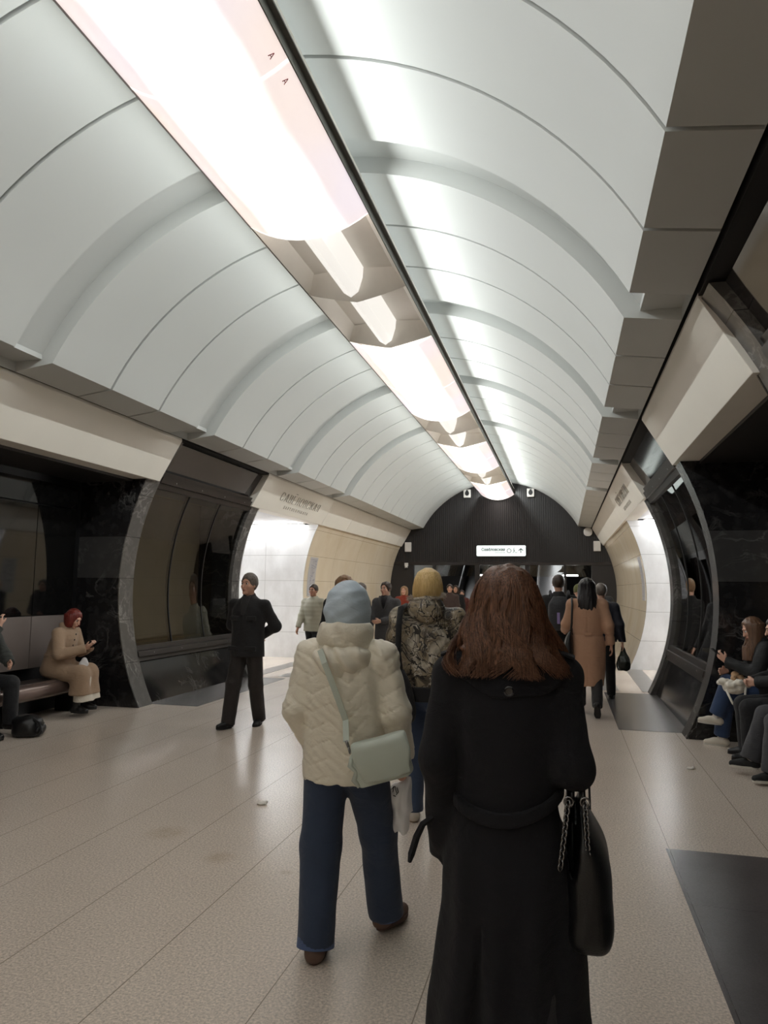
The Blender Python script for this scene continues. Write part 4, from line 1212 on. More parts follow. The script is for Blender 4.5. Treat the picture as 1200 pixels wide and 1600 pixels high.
def strands(root, J, m, prof, n=3000, seg=18, r=.0013, seed=2, name='hair_strands', wave=.010, front_gap=70, jit=.012, spread=.05, off=0.0):
    """thin hair strands flowing from the crown down over a profile of (z relative to head centre, half width, half depth, y offset)"""
    rs = np.random.RandomState(seed); c = J['hc']
    K = np.array(prof, float); K = K[np.argsort(-K[:, 0])]
    # arc length along the side profile
    zz = K[:, 0]; s_ = np.concatenate([[0], np.cumsum(np.hypot(np.diff(K[:, 1]), np.diff(K[:, 0])))]); s_ /= s_[-1]
    V = []; F = []
    T = np.linspace(0, 1, seg)
    for i in range(n):
        ang = rs.uniform(-180 + front_gap, 180 - front_gap)      # 0 = back
        a = rad(ang)
        ln = rs.uniform(.55, 1.0) if rs.rand() < .35 else rs.uniform(.88, 1.0)
        st = rs.uniform(0.0, .25) if rs.rand() < .5 else rs.uniform(0, .6)
        t = st + (ln - st) * T
        if ln <= st + .1: continue
        z = np.interp(t, s_, zz); rx = np.interp(t, s_, K[:, 1]); ry = np.interp(t, s_, K[:, 2]); yo = np.interp(t, s_, K[:, 3])
        ins = 1 + off + rs.uniform(-jit, jit * .35) / .12
        cl = math.floor(ang / 9)
        crs = np.random.RandomState(int(cl) + 500 + seed)
        ph = crs.uniform(0, 6.28); fq = crs.uniform(7, 12); am = wave * crs.uniform(.5, 1.3)
        drift = crs.uniform(-1, 1) * .10
        aa = a + (am * np.sin(fq * t + ph + rs.uniform(-.5, .5)) * t * 1.6) / .12 + drift * t * t
        rad_w = ins + (am * .5 * np.cos(fq * t + ph) * t) / .12
        x = c[0] + np.sin(aa) * rx * rad_w; y = c[1] + yo - np.cos(aa) * ry * rad_w
        Pn = np.stack([x, y, c[2] + z + rs.uniform(-.004, .004)], 1)
        k0 = len(V) * 1
        tw = r * (1 - .65 * T ** 3) * rs.uniform(.7, 1.3)
        d = np.gradient(Pn, axis=0); d /= np.linalg.norm(d, axis=1)[:, None] + 1e-9
        o_ = np.stack([np.sin(aa), -np.cos(aa), 0 * aa], 1)
        sd = np.cross(d, o_); sd /= np.linalg.norm(sd, axis=1)[:, None] + 1e-9
        V.append(np.stack([Pn + sd * tw[:, None], Pn + o_ * tw[:, None] * .9, Pn - sd * tw[:, None]], 1).reshape(-1, 3))
    cnt = len(V); V = np.concatenate(V)
    base = np.arange(seg - 1)[:, None] * 3
    q = np.concatenate([base + np.array([[0, 1, 4, 3]]), base + np.array([[1, 2, 5, 4]])], 0)
    F = (q[None] + (np.arange(cnt) * seg * 3)[:, None, None]).reshape(-1, 4)
    me = bpy.data.meshes.new(name)
    me.vertices.add(len(V)); me.vertices.foreach_set('co', V.astype(np.float32).ravel())
    me.loops.add(len(F) * 4); me.loops.foreach_set('vertex_index', F.astype(np.int32).ravel())
    me.polygons.add(len(F)); me.polygons.foreach_set('loop_start', np.arange(0, len(F) * 4, 4, dtype=np.int32)); me.polygons.foreach_set('loop_total', np.full(len(F), 4, dtype=np.int32))
    me.update(calc_edges=True); me.polygons.foreach_set('use_smooth', np.ones(len(F), bool)); me.materials.append(m)
    o = bpy.data.objects.new(name, me); link(o, root); o['kind'] = 'stuff'
    return o

def hair_mat(name, c1, c2, rough=0.38):
    if name in MATS: return MATS[name]
    m, t, b = base_mat(name, c1, rough, 0, 0.5)
    tc = t.new('ShaderNodeTexCoord'); mp = t.new('ShaderNodeMapping'); mp.inputs['Scale'].default_value = (260, 260, 5); t.link(tc.outputs['Object'], mp.inputs[0])
    no = t.new('ShaderNodeTexNoise'); no.inputs['Scale'].default_value = 1; no.inputs['Detail'].default_value = 4; t.link(mp.outputs[0], no.inputs['Vector'])
    r = t.new('ShaderNodeMapRange'); r.inputs[1].default_value = .35; r.inputs[2].default_value = .65; t.link(no.outputs['Fac'], r.inputs[0])
    mx = t.new('ShaderNodeMix', data_type='RGBA'); t.link(r.outputs[0], mx.inputs[0]); mx.inputs[6].default_value = c1; mx.inputs[7].default_value = c2
    t.link(mx.outputs[2], b.inputs['Base Color'])
    bp = t.new('ShaderNodeBump'); bp.inputs['Strength'].default_value = .5; bp.inputs['Distance'].default_value = .004
    t.link(no.outputs['Fac'], bp.inputs['Height']); t.link(bp.outputs['Normal'], b.inputs['Normal'])
    MATS[name] = m
    return m
HAIR_BROWN = hair_mat('hair_chestnut', srgb(62, 39, 28), srgb(134, 92, 68))
HAIR_BLOND = hair_mat('hair_blond', srgb(196, 160, 98), srgb(236, 208, 150))
HAIR_BLACK = hair_mat('hair_black', srgb(16, 15, 17), srgb(40, 36, 38))
HAIR_GREY = hair_mat('hair_greying', srgb(70, 62, 56), srgb(128, 118, 110))
HAIR_RED = hair_mat('hair_dark_red', srgb(74, 20, 16), srgb(128, 46, 34))
HAIR_DARK = hair_mat('hair_dark_brown', srgb(34, 26, 22), srgb(70, 54, 44))
HAIR_LIGHTB = hair_mat('hair_light_brown', srgb(110, 84, 60), srgb(168, 132, 98))
M_BLACKLEATHER = mat('black_leather', srgb(16, 16, 18), 0.35, vary=0.15, scale=20, bump=0.15, bscale=180)
M_SOLEBLACK = mat('black_sole', srgb(22, 21, 21), 0.7)
M_SOLEWHITE = mat('white_sole', srgb(205, 200, 190), 0.6)

def person(label, px, py, Y, rotz=0, group=None, X=None):
    p = atY(px, py, Y)
    return thing('person', label, 'person', (p[0] if X is None else X, Y, 0), rad(rotz), group)

GW = 'passengers walking away down the hall'
GT = 'passengers coming towards the viewer'
GS = 'passengers seated in the wall recesses'

def set_arm(J, n, el, wr, hd=None):
    J['el' + n] = np.array(el, float); J['wr' + n] = np.array(wr, float)
    d = J['wr' + n] - J['el' + n] if hd is None else np.array(hd, float)
    J['hd' + n] = d / np.linalg.norm(d)

def chain_links(path, n, R, r, m, parent, name='chain'):
    b = MB(); P = [Vector(p) for p in path]
    for i in range(n):
        t = i / max(1, n - 1) * (len(P) - 1); k = min(int(t), len(P) - 2); c = P[k].lerp(P[k + 1], t - k); d = (P[k + 1] - P[k]).normalized()
        a = d.cross(Vector((0, 0, 1)) if abs(d.z) < .9 else Vector((1, 0, 0))).normalized(); e = d.cross(a)
        q = (a + e).normalized() if i % 2 else (a - e).normalized()
        ring = [c + d * math.cos(u) * R * 1.25 + q * math.sin(u) * R for u in [2 * math.pi * j / 10 for j in range(11)]]
        b.tube(ring, r, 5, cap=False)
    o = b.build(name, m, parent, smooth=True); return o

# ================================================================== 1 brown-haired woman in the black coat
M_COATBLACK = cloth('black_wool', srgb(11, 11, 18), 0.9, bump=.35, bscale=420, sheen=.02)
M_TIGHTS = cloth('black_tights', srgb(34, 33, 36), 0.7)
def woman_black():
    root = person('woman with long wavy brown hair in a long black belted coat, nearest the viewer', 791, 900, 2.32, 2, GW)
    J = skeleton(1.695, legs=((12, 6, 0, 4), (-12, 8, -8, 4)), arms=((-10, 8, 30, 16), (-10, 4, 88, 12)), lean=1, head=(0, 2, 0), shw=.104)
    body(root, J, M_SKIN, h=.0065, curl=(22, 40), face=True)
    K = [(.842, .075, .07), (.822, .125, .085), (.79, .165, .105), (.74, .172, .125), (.68, .164, .125), (.62, .155, .122), (.565, .155, .122), (.52, .178, .136), (.46, .204, .150), (.36, .222, .168), (.25, .238, .182), (.15, .252, .195)]
    z0 = J['pel'][2] - .525 * 1.685
    def vent(X, Y, Z):
        w = np.clip((.66 - Z) / .42, 0, 1)
        xs = -.075 - .015 * w
        slit = np.exp(-((X - xs) / (.006 + .045 * w ** 2)) ** 2) * np.clip((.68 - Z) / .06, 0, 1) * (.010 + .045 * w) * (Y < 0.0)
        seam = np.exp(-((X + .005) / .004) ** 2) * .003 * (Y < 0) * (Z > .72)
        gath = np.sin(X * 55 + .6 * np.sin(Z * 5)) * .0075 * np.clip((.95 - Z) / .3, 0, 1) * (Y < 0.02)
        sw = np.sin(Z * 15 + X * 6) * .003
        return slit + seam + gath + sw
    c = coat(root, J, M_COATBLACK, .22, keys=K, sleeve=(.058, .055, .048), collar=(.068, .10, -.01), fold=(.0065, 18, 8), seed=4, h=.0075, warp=vent, wrist=1.42, shoulder=.058, k=.04)
    # storm flap over the upper back with its button, belt, shoulder straps
    def flap_post(g):
        X, Y, Z = g.ax[0][:, None, None], g.ax[1][None, :, None], g.ax[2][None, None, :]
        zc = 1.275 + 1.9 * (X + .01) ** 2 - .10 * X + .006 * np.sin(X * 40)
        g.D = np.maximum(g.D - .011, np.maximum(zc - Z, np.maximum(Y + .015 - .0 * X, np.abs(X) - .165)))
        g.D = np.maximum(g.D, Z - 1.43)
    coat(root, J, M_COATBLACK, 1.2, name='storm_flap', keys=K, sleeve=(.070, .072, .058), fold=None, h=.0065, shoulder=.060, k=.04, sleeves=True, post=flap_post)
    bt = MB().lathe([(.0, -.004), (.012, -.004), (.0155, .0), (.0155, .004), (.012, .006), (.010, .004), (.0, .004)], seg=20).build('button', M_BUTTON, root, auto=40); bt.rotation_euler = (rad(90), 0, 0); yb = spine(J, 1.295)[1] - .150
    bt.location = (.012, yb - .004, 1.302)
    def belt_post(g):
        X, Y, Z = g.ax[0][:, None, None], g.ax[1][None, :, None], g.ax[2][None, None, :]
        zc = .925 + 1.75 * (X - .005) ** 2 + .12 * X
        g.D = np.maximum(g.D - .019, np.abs(Z - zc) - .020)
    coat(root, J, M_COATBLACK, .80, name='belt', keys=K, fold=(.0045, 18, 8), seed=4, h=.0065, warp=None, sleeves=False, shoulder=.02, post=belt_post)
    for s_ in (-1, 1):
        e = MB().box(-.055, .055, -.02, .02, -.004, .005).build('shoulder_strap', M_COATBLACK, root, bevel=.003); n = 'lr'[(s_ + 1) // 2]; e.location = tuple(J['sh' + n] + np.array([-s_ * .02, -.025, .062])); e.rotation_euler = (rad(8), s_ * rad(22), 0)
    # loose cuff strap hanging from the left sleeve
    w = J['wrl']
    b = MB(); b.tube([w + np.array([-.02, -.058, .045]), w + np.array([-.055, -.062, .02]), w + np.array([-.075, -.06, -.02]), w + np.array([-.092, -.058, -.075]), w + np.array([-.098, -.058, -.10])], [.009, .010, .011, .011, .006], 4)
    b.build('cuff_strap', M_COATBLACK, root)
    HP = [(.121, .004, .004, -.02), (.116, .032, .036, -.022), (.098, .066, .074, -.024), (.062, .093, .104, -.024), (.02, .107, .118, -.022), (-.04, .122, .121, -.022), (-.08, .138, .121, -.026), (-.12, .156, .122, -.034), (-.155, .172, .124, -.044), (-.185, .182, .124, -.050), (-.225, .186, .120, -.054)]
    hk = [(z if z > -.17 else z + .045, rx * (.94 if z > -.06 else .84), ry * .92, yo) for z, rx, ry, yo in HP[::-1] if z < .10]
    ho = hair_long(root, J, HAIR_BROWN, hk, h=.006, fold=(.006, 80, 5), front=True, face_cut=(.080, .085, .20))
    strands(ho, J, HAIR_BROWN, HP, n=5600, seg=24, r=.0012, seed=3, wave=.026, front_gap=62, jit=.014)
    skirt(root, J, M_COATBLACK, [(.36, .12, .10, 0, 0), (.92, .125, .085, 0, 0)], name='dress')
    trousers(root, J, M_TIGHTS, rs=(.085, .056, .045), cuff=-.02, name='tights', h=.01, fold=None, pelvis=(.12, .085, .10))
    shoes(root, J, M_BLACKLEATHER, M_SOLEBLACK, boot=.22, names=('boot', 'sole'))
    return root, J
M_BUTTON = mat('black_button', srgb(30, 30, 36), 0.15, spec=.8)
r1, J1 = woman_black()
# tote bag on her right forearm
def world(root, p):
    c, s_ = math.cos(root.rotation_euler[2]), math.sin(root.rotation_euler[2]); l = root.location
    return np.array([l[0] + c * p[0] - s_ * p[1], l[1] + s_ * p[0] + c * p[1], l[2] + p[2]])
el = world(r1, J1['elr']); wr = world(r1, J1['wrr']); mid = el * .62 + wr * .38
def tote():
    bt = thing('tote_bag', 'black leather tote bag with silver chains hanging from the black-coated woman\'s right arm', 'bag', (mid[0] + .035, mid[1], 0))
    zt = mid[2] - .065
    g = Grid((-.14, -.24, .52), (.18, .24, 1.02), .0065)
    g.loft([(.565, .055, .150, .020, 0), (.578, .066, .170, .020, 0), (.70, .067, .185, .024, 0), (.82, .062, .188, .018, 0), (.90, .042, .175, -.002, 0), (.985, .020, .15, -.018, 0)], .0, pw=3.2)
    g.cut_ell((-.022, -.13, .93), (.020, .16, .16), None, .004)
    g.cut_ell((-.012, .02, .99), (.013, .16, .12), None, .004)
    g.warp(folds(6, .004, 16, 9))
    b = g.mesh('body', M_BLACKLEATHER, bt, 1)
    for x_ in (-.024, .012):
        MB().tube([(x_, -.09, .955), (x_ * .8, -.07, 1.02), (x_ * .3 - .005, -.04, zt + .035), (-.012 + x_ * .2, 0, zt + .140), (x_ * .3 - .005, .05, zt + .035), (x_, .09, .955)], .0075, 8).build('handle', M_BLACKLEATHER, bt, smooth=True)
    MB().tube([(.030, -.06, .945), (.030, -.03, 1.0), (.022, 0, zt + .10)], .0035, 6).build('strap', M_BLACKLEATHER, bt)
    for a, e in (((-.034, -.165, .985), (-.058, -.185, .815)), ((.014, -.160, .985), (.020, -.178, .825))):
        chain_links([a, e], 18, .0085, .0026, M_CHAIN, bt)
    for p in ((-.032, -.16, .990), (.014, -.155, .990)):
        ring = [(p[0] + .013 * math.cos(u), p[1], p[2] + .013 * math.sin(u)) for u in [2 * math.pi * j / 14 for j in range(15)]]
        MB().tube(ring, .003, 6, cap=False).build('ring', M_CHAIN, bt, smooth=True)
M_CHAIN = mat('gunmetal_chain', srgb(140, 138, 138), 0.25, metal=1.0)
tote()

# ================================================================== 2 woman in the blue-grey headscarf
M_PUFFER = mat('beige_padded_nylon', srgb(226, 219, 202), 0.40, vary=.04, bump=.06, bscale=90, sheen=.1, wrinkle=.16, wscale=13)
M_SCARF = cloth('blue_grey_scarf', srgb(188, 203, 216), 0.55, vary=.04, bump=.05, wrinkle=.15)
M_DENIM = cloth('blue_denim', srgb(46, 59, 82), 0.85, vary=.22, scale=7, bump=.3, bscale=500)
M_BOOT = mat('brown_suede', srgb(98, 76, 66), 0.7, vary=.12, scale=20)
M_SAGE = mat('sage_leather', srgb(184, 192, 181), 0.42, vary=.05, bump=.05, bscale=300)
def woman_scarf():
    root = person('woman in a blue-grey headscarf, beige quilted jacket and blue jeans walking away', 540, 1100, 3.24, 0, GW)
    J = skeleton(1.635, legs=((-9, 2, 0, 6), (20, 8, 0, 16)), arms=((-10, 9, 46, 24), (-2, 14, 24, 6)), lean=1, head=(4, 2, 0), shw=.108)
    body(root, J, M_SKIN, h=.0065, curl=(24, 48))
    K = [(.85, .08, .08), (.825, .125, .10), (.79, .175, .125), (.73, .196, .148), (.66, .198, .155), (.58, .192, .155), (.50, .195, .156), (.45, .196, .152), (.42, .194, .148)]
    def quilt(X, Y, Z):
        tri = np.abs(((X + Y * .4) / .17) % 1 - .5) * 2
        s_ = (Z + .065 * tri + .012 * np.sin(X * 23 + 1)) / .078
        q = np.abs((s_ % 1) - .5) * 2
        gro = np.exp(-((1 - q) / .08) ** 2) * .0055
        return gro - .0012 * (1 - q * q) + .0016 * np.sin(X * 95 + Z * 70 + 3 * np.sin(Z * 30)) * (q < .9)
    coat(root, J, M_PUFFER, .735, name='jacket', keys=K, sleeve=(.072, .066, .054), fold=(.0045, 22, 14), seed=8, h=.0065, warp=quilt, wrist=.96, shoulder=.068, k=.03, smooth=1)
    # deep funnel collar and the slack hood below it
    g = Grid((-.22, -.28, 1.15), (.22, .2, 1.56), .0065)
    n = J['neck']; zb = n[2]
    g.loft([(zb - .055, .135, .118, n[0], n[1] - .015), (zb - .02, .134, .120, n[0], n[1] - .02), (zb + .03, .132, .122, n[0], n[1] - .022), (zb + .070, .126, .118, n[0], n[1] - .02), (zb + .088, .116, .108, n[0], n[1] - .02)], .01)
    g.cut_ell((n[0], n[1] - .02, zb + .14), (.100, .092, .13), None, .01)
    g.warp(lambda X, Y, Z: .010 * np.exp(-((Z - (zb - .028) + .10 * X) / .008) ** 2) + .0035 * np.sin(Z * 60 + X * 25 + 2 * np.sin(X * 30)))
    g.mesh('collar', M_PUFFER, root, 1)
    g = Grid((-.24, -.30, 1.10), (.24, .12, 1.45), .0065)
    g.ell((n[0] + .005, n[1] - .078, zb - .075), (.142, .088, .072), None, .02)
    g.ell((n[0] - .01, n[1] - .088, zb - .115), (.085, .066, .055), None, .04)
    g.warp(lambda X, Y, Z: .006 * np.sin(70 * (Z - 1.6 * X * X) + 9 * np.sin(X * 12)) + .003 * np.sin(X * 90 + Z * 40))
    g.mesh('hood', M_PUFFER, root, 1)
    # headscarf
    R = J['hR']; hs = J['hs']; c = J['hc']
    g = Grid(c - np.array([.2, .2, .24]), c + np.array([.2, .2, .2]), .006)
    g.ell(hp(J, 0, -.016, .026), np.array((.104, .124, .120)) * hs, R, .01)
    g.loft([(c[2] - .17, .096, .098, c[0], c[1] - .02), (c[2] - .08, .100, .108, c[0], c[1] - .02), (c[2] + .0, .102, .116, c[0], c[1] - .018), (c[2] + .06, .070, .085, c[0], c[1] - .016)], .05)
    g.cut_ell(hp(J, 0, .13, -.02), np.array((.068, .075, .095)) * hs, R, .01)
    g.warp(lambda X, Y, Z: .0035 * np.sin(48 * (Z - 1.1 * np.abs(X) + 4.5 * X * X) + 1.5 * np.sin(X * 11)) * np.clip((c[2] + .05 - Z) / .08, 0, 1) + .0015 * np.sin(100 * (Z - X * .6)))
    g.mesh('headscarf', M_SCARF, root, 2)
    tr = trousers(root, J, M_DENIM, rs=(.108, .088, .082), cuff=.022, name='jeans', h=.0075, fold=(.0055, 15, 13), seed=11)
    # turned hems with pale stitching
    for nn in 'lr':
        d = J['an' + nn] - J['kn' + nn]; d /= np.linalg.norm(d); e = J['an' + nn] + d * .022
        MB().tube([e - d * .04, e + d * .002], [.0815, .083], 28, cap=False).build('hem', M_DENIM2, tr, smooth=True)
    shoes(root, J, M_BOOT, M_BOOTSOLE, boot=.09, names=('boot', 'sole'), w=1.1)
    return root, J
M_DENIM2 = cloth('denim_hem', srgb(72, 90, 128), 0.85, vary=.2)
M_BOOTSOLE = mat('brown_rubber', srgb(82, 62, 54), 0.75)
r2, J2 = woman_scarf()
def crossbody():
    p = atY(598, 1182, 3.02)
    b = thing('shoulder_bag', 'sage green leather crossbody bag with pleated side behind the beige jacket', 'bag', tuple(p), rad(8))
    rt = roty(rad(-16))
    def T(v): return [tuple(rt @ np.array(q)) for q in v]
    def padded(name, w, h, y0, y1, dx=0, dz=0, m=M_SAGE, r=.022):
        q = MB(); q.ext([(x + dx, z + dz) for x, z in rounded(w, h, r, 5)], y0, y1)
        o = q.build(name, m, b, bevel=.006, auto=40)
        o.data.transform(Matrix(rt.tolist()).to_4x4()); return o
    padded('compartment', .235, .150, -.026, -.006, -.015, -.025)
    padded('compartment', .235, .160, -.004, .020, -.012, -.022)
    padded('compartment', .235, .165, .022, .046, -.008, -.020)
    g = Grid((-.14, -.08, -.13), (.14, .06, .12), .005)
    g.loft([(-.085, .118, .010, .004, -.040), (-.04, .119, .013, .002, -.042), (.03, .119, .020, 0, -.034), (.07, .118, .040, 0, -.006), (.083, .114, .030, 0, -.002)], .0, pw=3.5)
    g.warp(lambda X, Y, Z: .0015 * np.sin(X * 30 + Z * 22))
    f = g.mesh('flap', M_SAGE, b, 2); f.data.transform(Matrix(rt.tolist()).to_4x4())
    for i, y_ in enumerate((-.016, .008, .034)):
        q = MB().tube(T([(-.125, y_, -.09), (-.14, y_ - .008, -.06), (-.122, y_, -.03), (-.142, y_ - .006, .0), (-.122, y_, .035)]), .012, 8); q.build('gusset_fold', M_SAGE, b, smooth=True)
    ring = [(-.130, -.012 + .014 * math.cos(u), .062 + .014 * math.sin(u)) for u in [2 * math.pi * j / 14 for j in range(15)]]
    MB().tube(T(ring), .003, 6, cap=False).build('ring', M_STEEL, b, smooth=True)
    MB().tube(T([(-.130, -.012, .075), (-.133, -.014, .105)]), .007, 8).build('clasp', M_STEEL, b, smooth=True)
    # strap up the back, over the left shoulder
    P = [rt @ np.array([-.133, -.014, .10])]
    for px, py, Y in ((540, 1125, 3.045), (528, 1092, 3.035), (517, 1062, 3.03), (507, 1036, 3.035), (500, 1015, 3.07)):
        w = atY(px, py, Y) - p; w = rotz_(-rad(8)) @ w; P.append(w)
    sb = MB(); v = []
    for i, q in enumerate(P):
        d = P[min(i + 1, len(P) - 1)] - P[max(i - 1, 0)]; s_ = np.cross(d, [0, 1, 0]); s_ /= np.linalg.norm(s_)
        for t_, yy in ((-.013, -.003), (.013, -.003), (.013, .003), (-.013, .003)): v.append(q + s_ * t_ + np.array([0, yy, 0]))
    f = []
    for i in range(len(P) - 1):
        for j in range(4): f.append((4 * i + j, 4 * i + (j + 1) % 4, 4 * i + 4 + (j + 1) % 4, 4 * i + 4 + j))
    sb.add(v, f + [(3, 2, 1, 0), tuple(range(len(v) - 4, len(v)))]).build('strap', M_SAGE, b)
crossbody()
M_PLASTIC = base_mat('thin_white_plastic', (0.86, 0.85, 0.86, 1), 0.35)[0]
_pb = M_PLASTIC.node_tree.nodes['Principled BSDF']; _pb.inputs['Transmission Weight'].default_value = 0.0; _pb.inputs['Alpha'].default_value = 0.72
def plastic_bag():
    w = world(r2, J2['wrr'] + J2['hdr'] * .09)
    t = atY(626, 1200, w[1])
    b = thing('plastic_bag', 'thin white plastic carrier bag hanging below the sage green bag', 'bag', (t[0], w[1], 0))
    zt = w[2] - .02
    g = Grid((-.1, -.1, .42), (.1, .1, zt + .03), .0055)
    dx = w[0] - t[0]
    g.loft([(.475, .040, .020, -.005, 0), (.49, .048, .030, -.004, 0), (.58, .052, .036, .002, 0), (.68, .047, .034, .004, 0), (.76, .036, .026, .0, 0), (.82, .022, .018, dx * .5, 0), (zt, .012, .012, dx, 0)], .0)
    g.warp(lambda X, Y, Z: .006 * np.sin(X * 90 + Z * 9 + 2 * np.sin(Z * 22)) + .004 * np.sin(X * 160 - Z * 22))
    g.mesh('sack', M_PLASTIC, b, 1)
    q = MB()
    for pts in (((-.030, .675), (-.018, .69), (-.026, .655)), ((-.014, .69), (-.006, .66)), ((-.034, .65), (-.010, .645)), ((-.004, .685), (.002, .665), (-.008, .652))):
        for (x0, z0), (x1, z1) in zip(pts[:-1], pts[1:]): q.tube([(x0 - .004, -.036, z0), (x1 - .004, -.036, z1)], .0022, 5)
    q.build('print', M_SIGNINK, b)
plastic_bag()

# ================================================================== 3 blonde woman in the camouflage jacket
def camo():
    m, t, b = base_mat('woodland_print', (0.1, 0.1, 0.1, 1), 0.5)
    tc = t.new('ShaderNodeTexCoord')
    def noise(sc, det, dist, off):
        mp = t.new('ShaderNodeMapping'); mp.inputs['Location'].default_value = off; t.link(tc.outputs['Object'], mp.inputs[0])
        n = t.new('ShaderNodeTexNoise'); n.inputs['Scale'].default_value = sc; n.inputs['Detail'].default_value = det; n.inputs['Distortion'].default_value = dist; t.link(mp.outputs[0], n.inputs['Vector']); return n
    n1 = noise(4.2, 5, .8, (0, 0, 0)); cr = t.new('ShaderNodeValToRGB'); e = cr.color_ramp.elements
    e[0].position = .36; e[0].color = srgb(34, 31, 29); e[1].position = .68; e[1].color = srgb(206, 197, 180)
    x = e.new(.46); x.color = srgb(80, 71, 58); x = e.new(.52); x.color = srgb(150, 136, 112); x = e.new(.58); x.color = srgb(118, 110, 96)
    t.link(n1.outputs['Fac'], cr.inputs[0])
    def branch(sc, off, wd, prev, col):
        n = noise(sc, 3, 1.6, off); s_ = t.new('ShaderNodeMath', operation='SUBTRACT'); t.link(n.outputs['Fac'], s_.inputs[0]); s_.inputs[1].default_value = .5
        a = t.new('ShaderNodeMath', operation='ABSOLUTE'); t.link(s_.outputs[0], a.inputs[0]); l = t.new('ShaderNodeMath', operation='LESS_THAN'); t.link(a.outputs[0], l.inputs[0]); l.inputs[1].default_value = wd
        mx = t.new('ShaderNodeMix', data_type='RGBA'); t.link(l.outputs[0], mx.inputs[0]); t.link(prev, mx.inputs[6]); mx.inputs[7].default_value = col; return mx.outputs[2]
    c = branch(4.5, (3, 1, 2), .013, cr.outputs[0], srgb(24, 22, 22)); c = branch(6.5, (7, 4, 1), .007, c, srgb(186, 178, 166)); c = branch(4, (1, 8, 5), .012, c, srgb(36, 32, 29))
    t.link(c, b.inputs['Base Color']); return m
M_CAMO = camo()
M_FUR = hair_mat('pale_fur', srgb(150, 138, 124), srgb(206, 196, 182), .7)
M_DENIMP = cloth('faded_denim', srgb(62, 78, 106), 0.85, vary=.2, scale=6, bump=.3, bscale=500)
M_SNEAK = mat('white_sneaker', srgb(205, 196, 184), 0.6, vary=.06)
M_GUM = mat('tan_rubber_sole', srgb(150, 132, 114), 0.7, vary=.1)
M_BLACKFAB = cloth('black_fabric', srgb(24, 24, 27), 0.85)
def woman_camo():
    root = person('blonde woman in a camouflage hooded jacket and jeans walking behind the scarf woman', 668, 920, 4.98, 2, GW)
    J = skeleton(1.76, legs=((6, 2, 0, 4), (-16, 34, -58, -4)), arms=((-6, 9, 16, 6), (8, 9, 16, 6)), lean=2, head=(2, 4, 0), shw=.112)
    body(root, J, M_SKIN, h=.0075)
    K = [(.85, .08, .08), (.825, .13, .10), (.79, .185, .125), (.72, .212, .152), (.64, .206, .155), (.57, .198, .150), (.53, .186, .138)]
    coat(root, J, M_CAMO, .925, name='jacket', keys=K, sleeve=(.080, .072, .058), collar=(.085, .07, -.02), fold=(.008, 20, 13), seed=12, h=.0085, wrist=.95, shoulder=.068, warp=lambda X, Y, Z: .004 * np.sin(Z * 42 + 2 * np.sin(X * 14)))
    g = Grid((-.22, -.32, 1.3), (.22, .1, 1.66), .0075); n = J['neck']
    g.ell(n + np.array([0, -.085, .0]), (.135, .10, .095), None, .02); g.ell(n + np.array([.02, -.10, -.045]), (.10, .075, .06), None, .03)
    g.cut_ell(n + np.array([0, -.02, .11]), (.10, .085, .09), None, .02)
    g.warp(folds(3, .009, 26, 14)); g.mesh('hood', M_CAMO, root, 1)
    # fur trim of the hood: a tuft of fine hairs round its rim
    rs = np.random.RandomState(5); V = []; F = []
    for i in range(1500):
        a = rs.uniform(-2.4, 2.4); c = n + np.array([.118 * math.sin(a), -.075 - .075 * math.cos(a), .075 - .02 * math.cos(a) + .012 * math.sin(a)])
        d = np.array([math.sin(a) * .7, -.55 * math.cos(a), .55]) + rs.normal(0, .45, 3); d /= np.linalg.norm(d); ln = rs.uniform(.016, .034)
        s_ = np.cross(d, rs.normal(0, 1, 3)); s_ /= np.linalg.norm(s_); k_ = len(V)
        V += [c + s_ * .0016, c - s_ * .0016, c + d * ln + rs.normal(0, .003, 3)]; F.append((k_, k_ + 1, k_ + 2))
    f = mesh_obj('fur_trim', V, F, M_FUR, root); f['kind'] = 'stuff'
    BP = [(.120, .004, .004, -.02), (.112, .040, .046, -.022), (.09, .074, .082, -.024), (.05, .095, .106, -.024), (.0, .104, .114, -.022), (-.05, .107, .112, -.022), (-.10, .106, .104, -.022), (-.14, .096, .090, -.02)]
    ho = hair_long(root, J, HAIR_BLOND, [(z, rx * .95, ry * .95, yo) for z, rx, ry, yo in BP[::-1] if z < .1], h=.0065, fold=(.003, 110, 4))
    strands(ho, J, HAIR_BLOND, BP, n=1500, seg=12, r=.0016, seed=6, wave=.004, front_gap=60, jit=.006)
    MB().tube([(0, 0, 0), (0, 0, .001)], .01).v
    g = Grid((-.25, -.2, .78), (.25, .2, 1.0), .0085)
    g.loft([(.835, .182, .142, 0, -.008), (.935, .184, .142, 0, -.008)], .0); g.mesh('sweater', M_BLACKFAB, root, 1)
    trousers(root, J, M_DENIMP, rs=(.098, .078, .068), cuff=.01, name='jeans', h=.0085, seed=21)
    shoes(root, J, M_SNEAK, M_GUM, w=1.05)
    return root, J
r3, J3 = woman_camo()
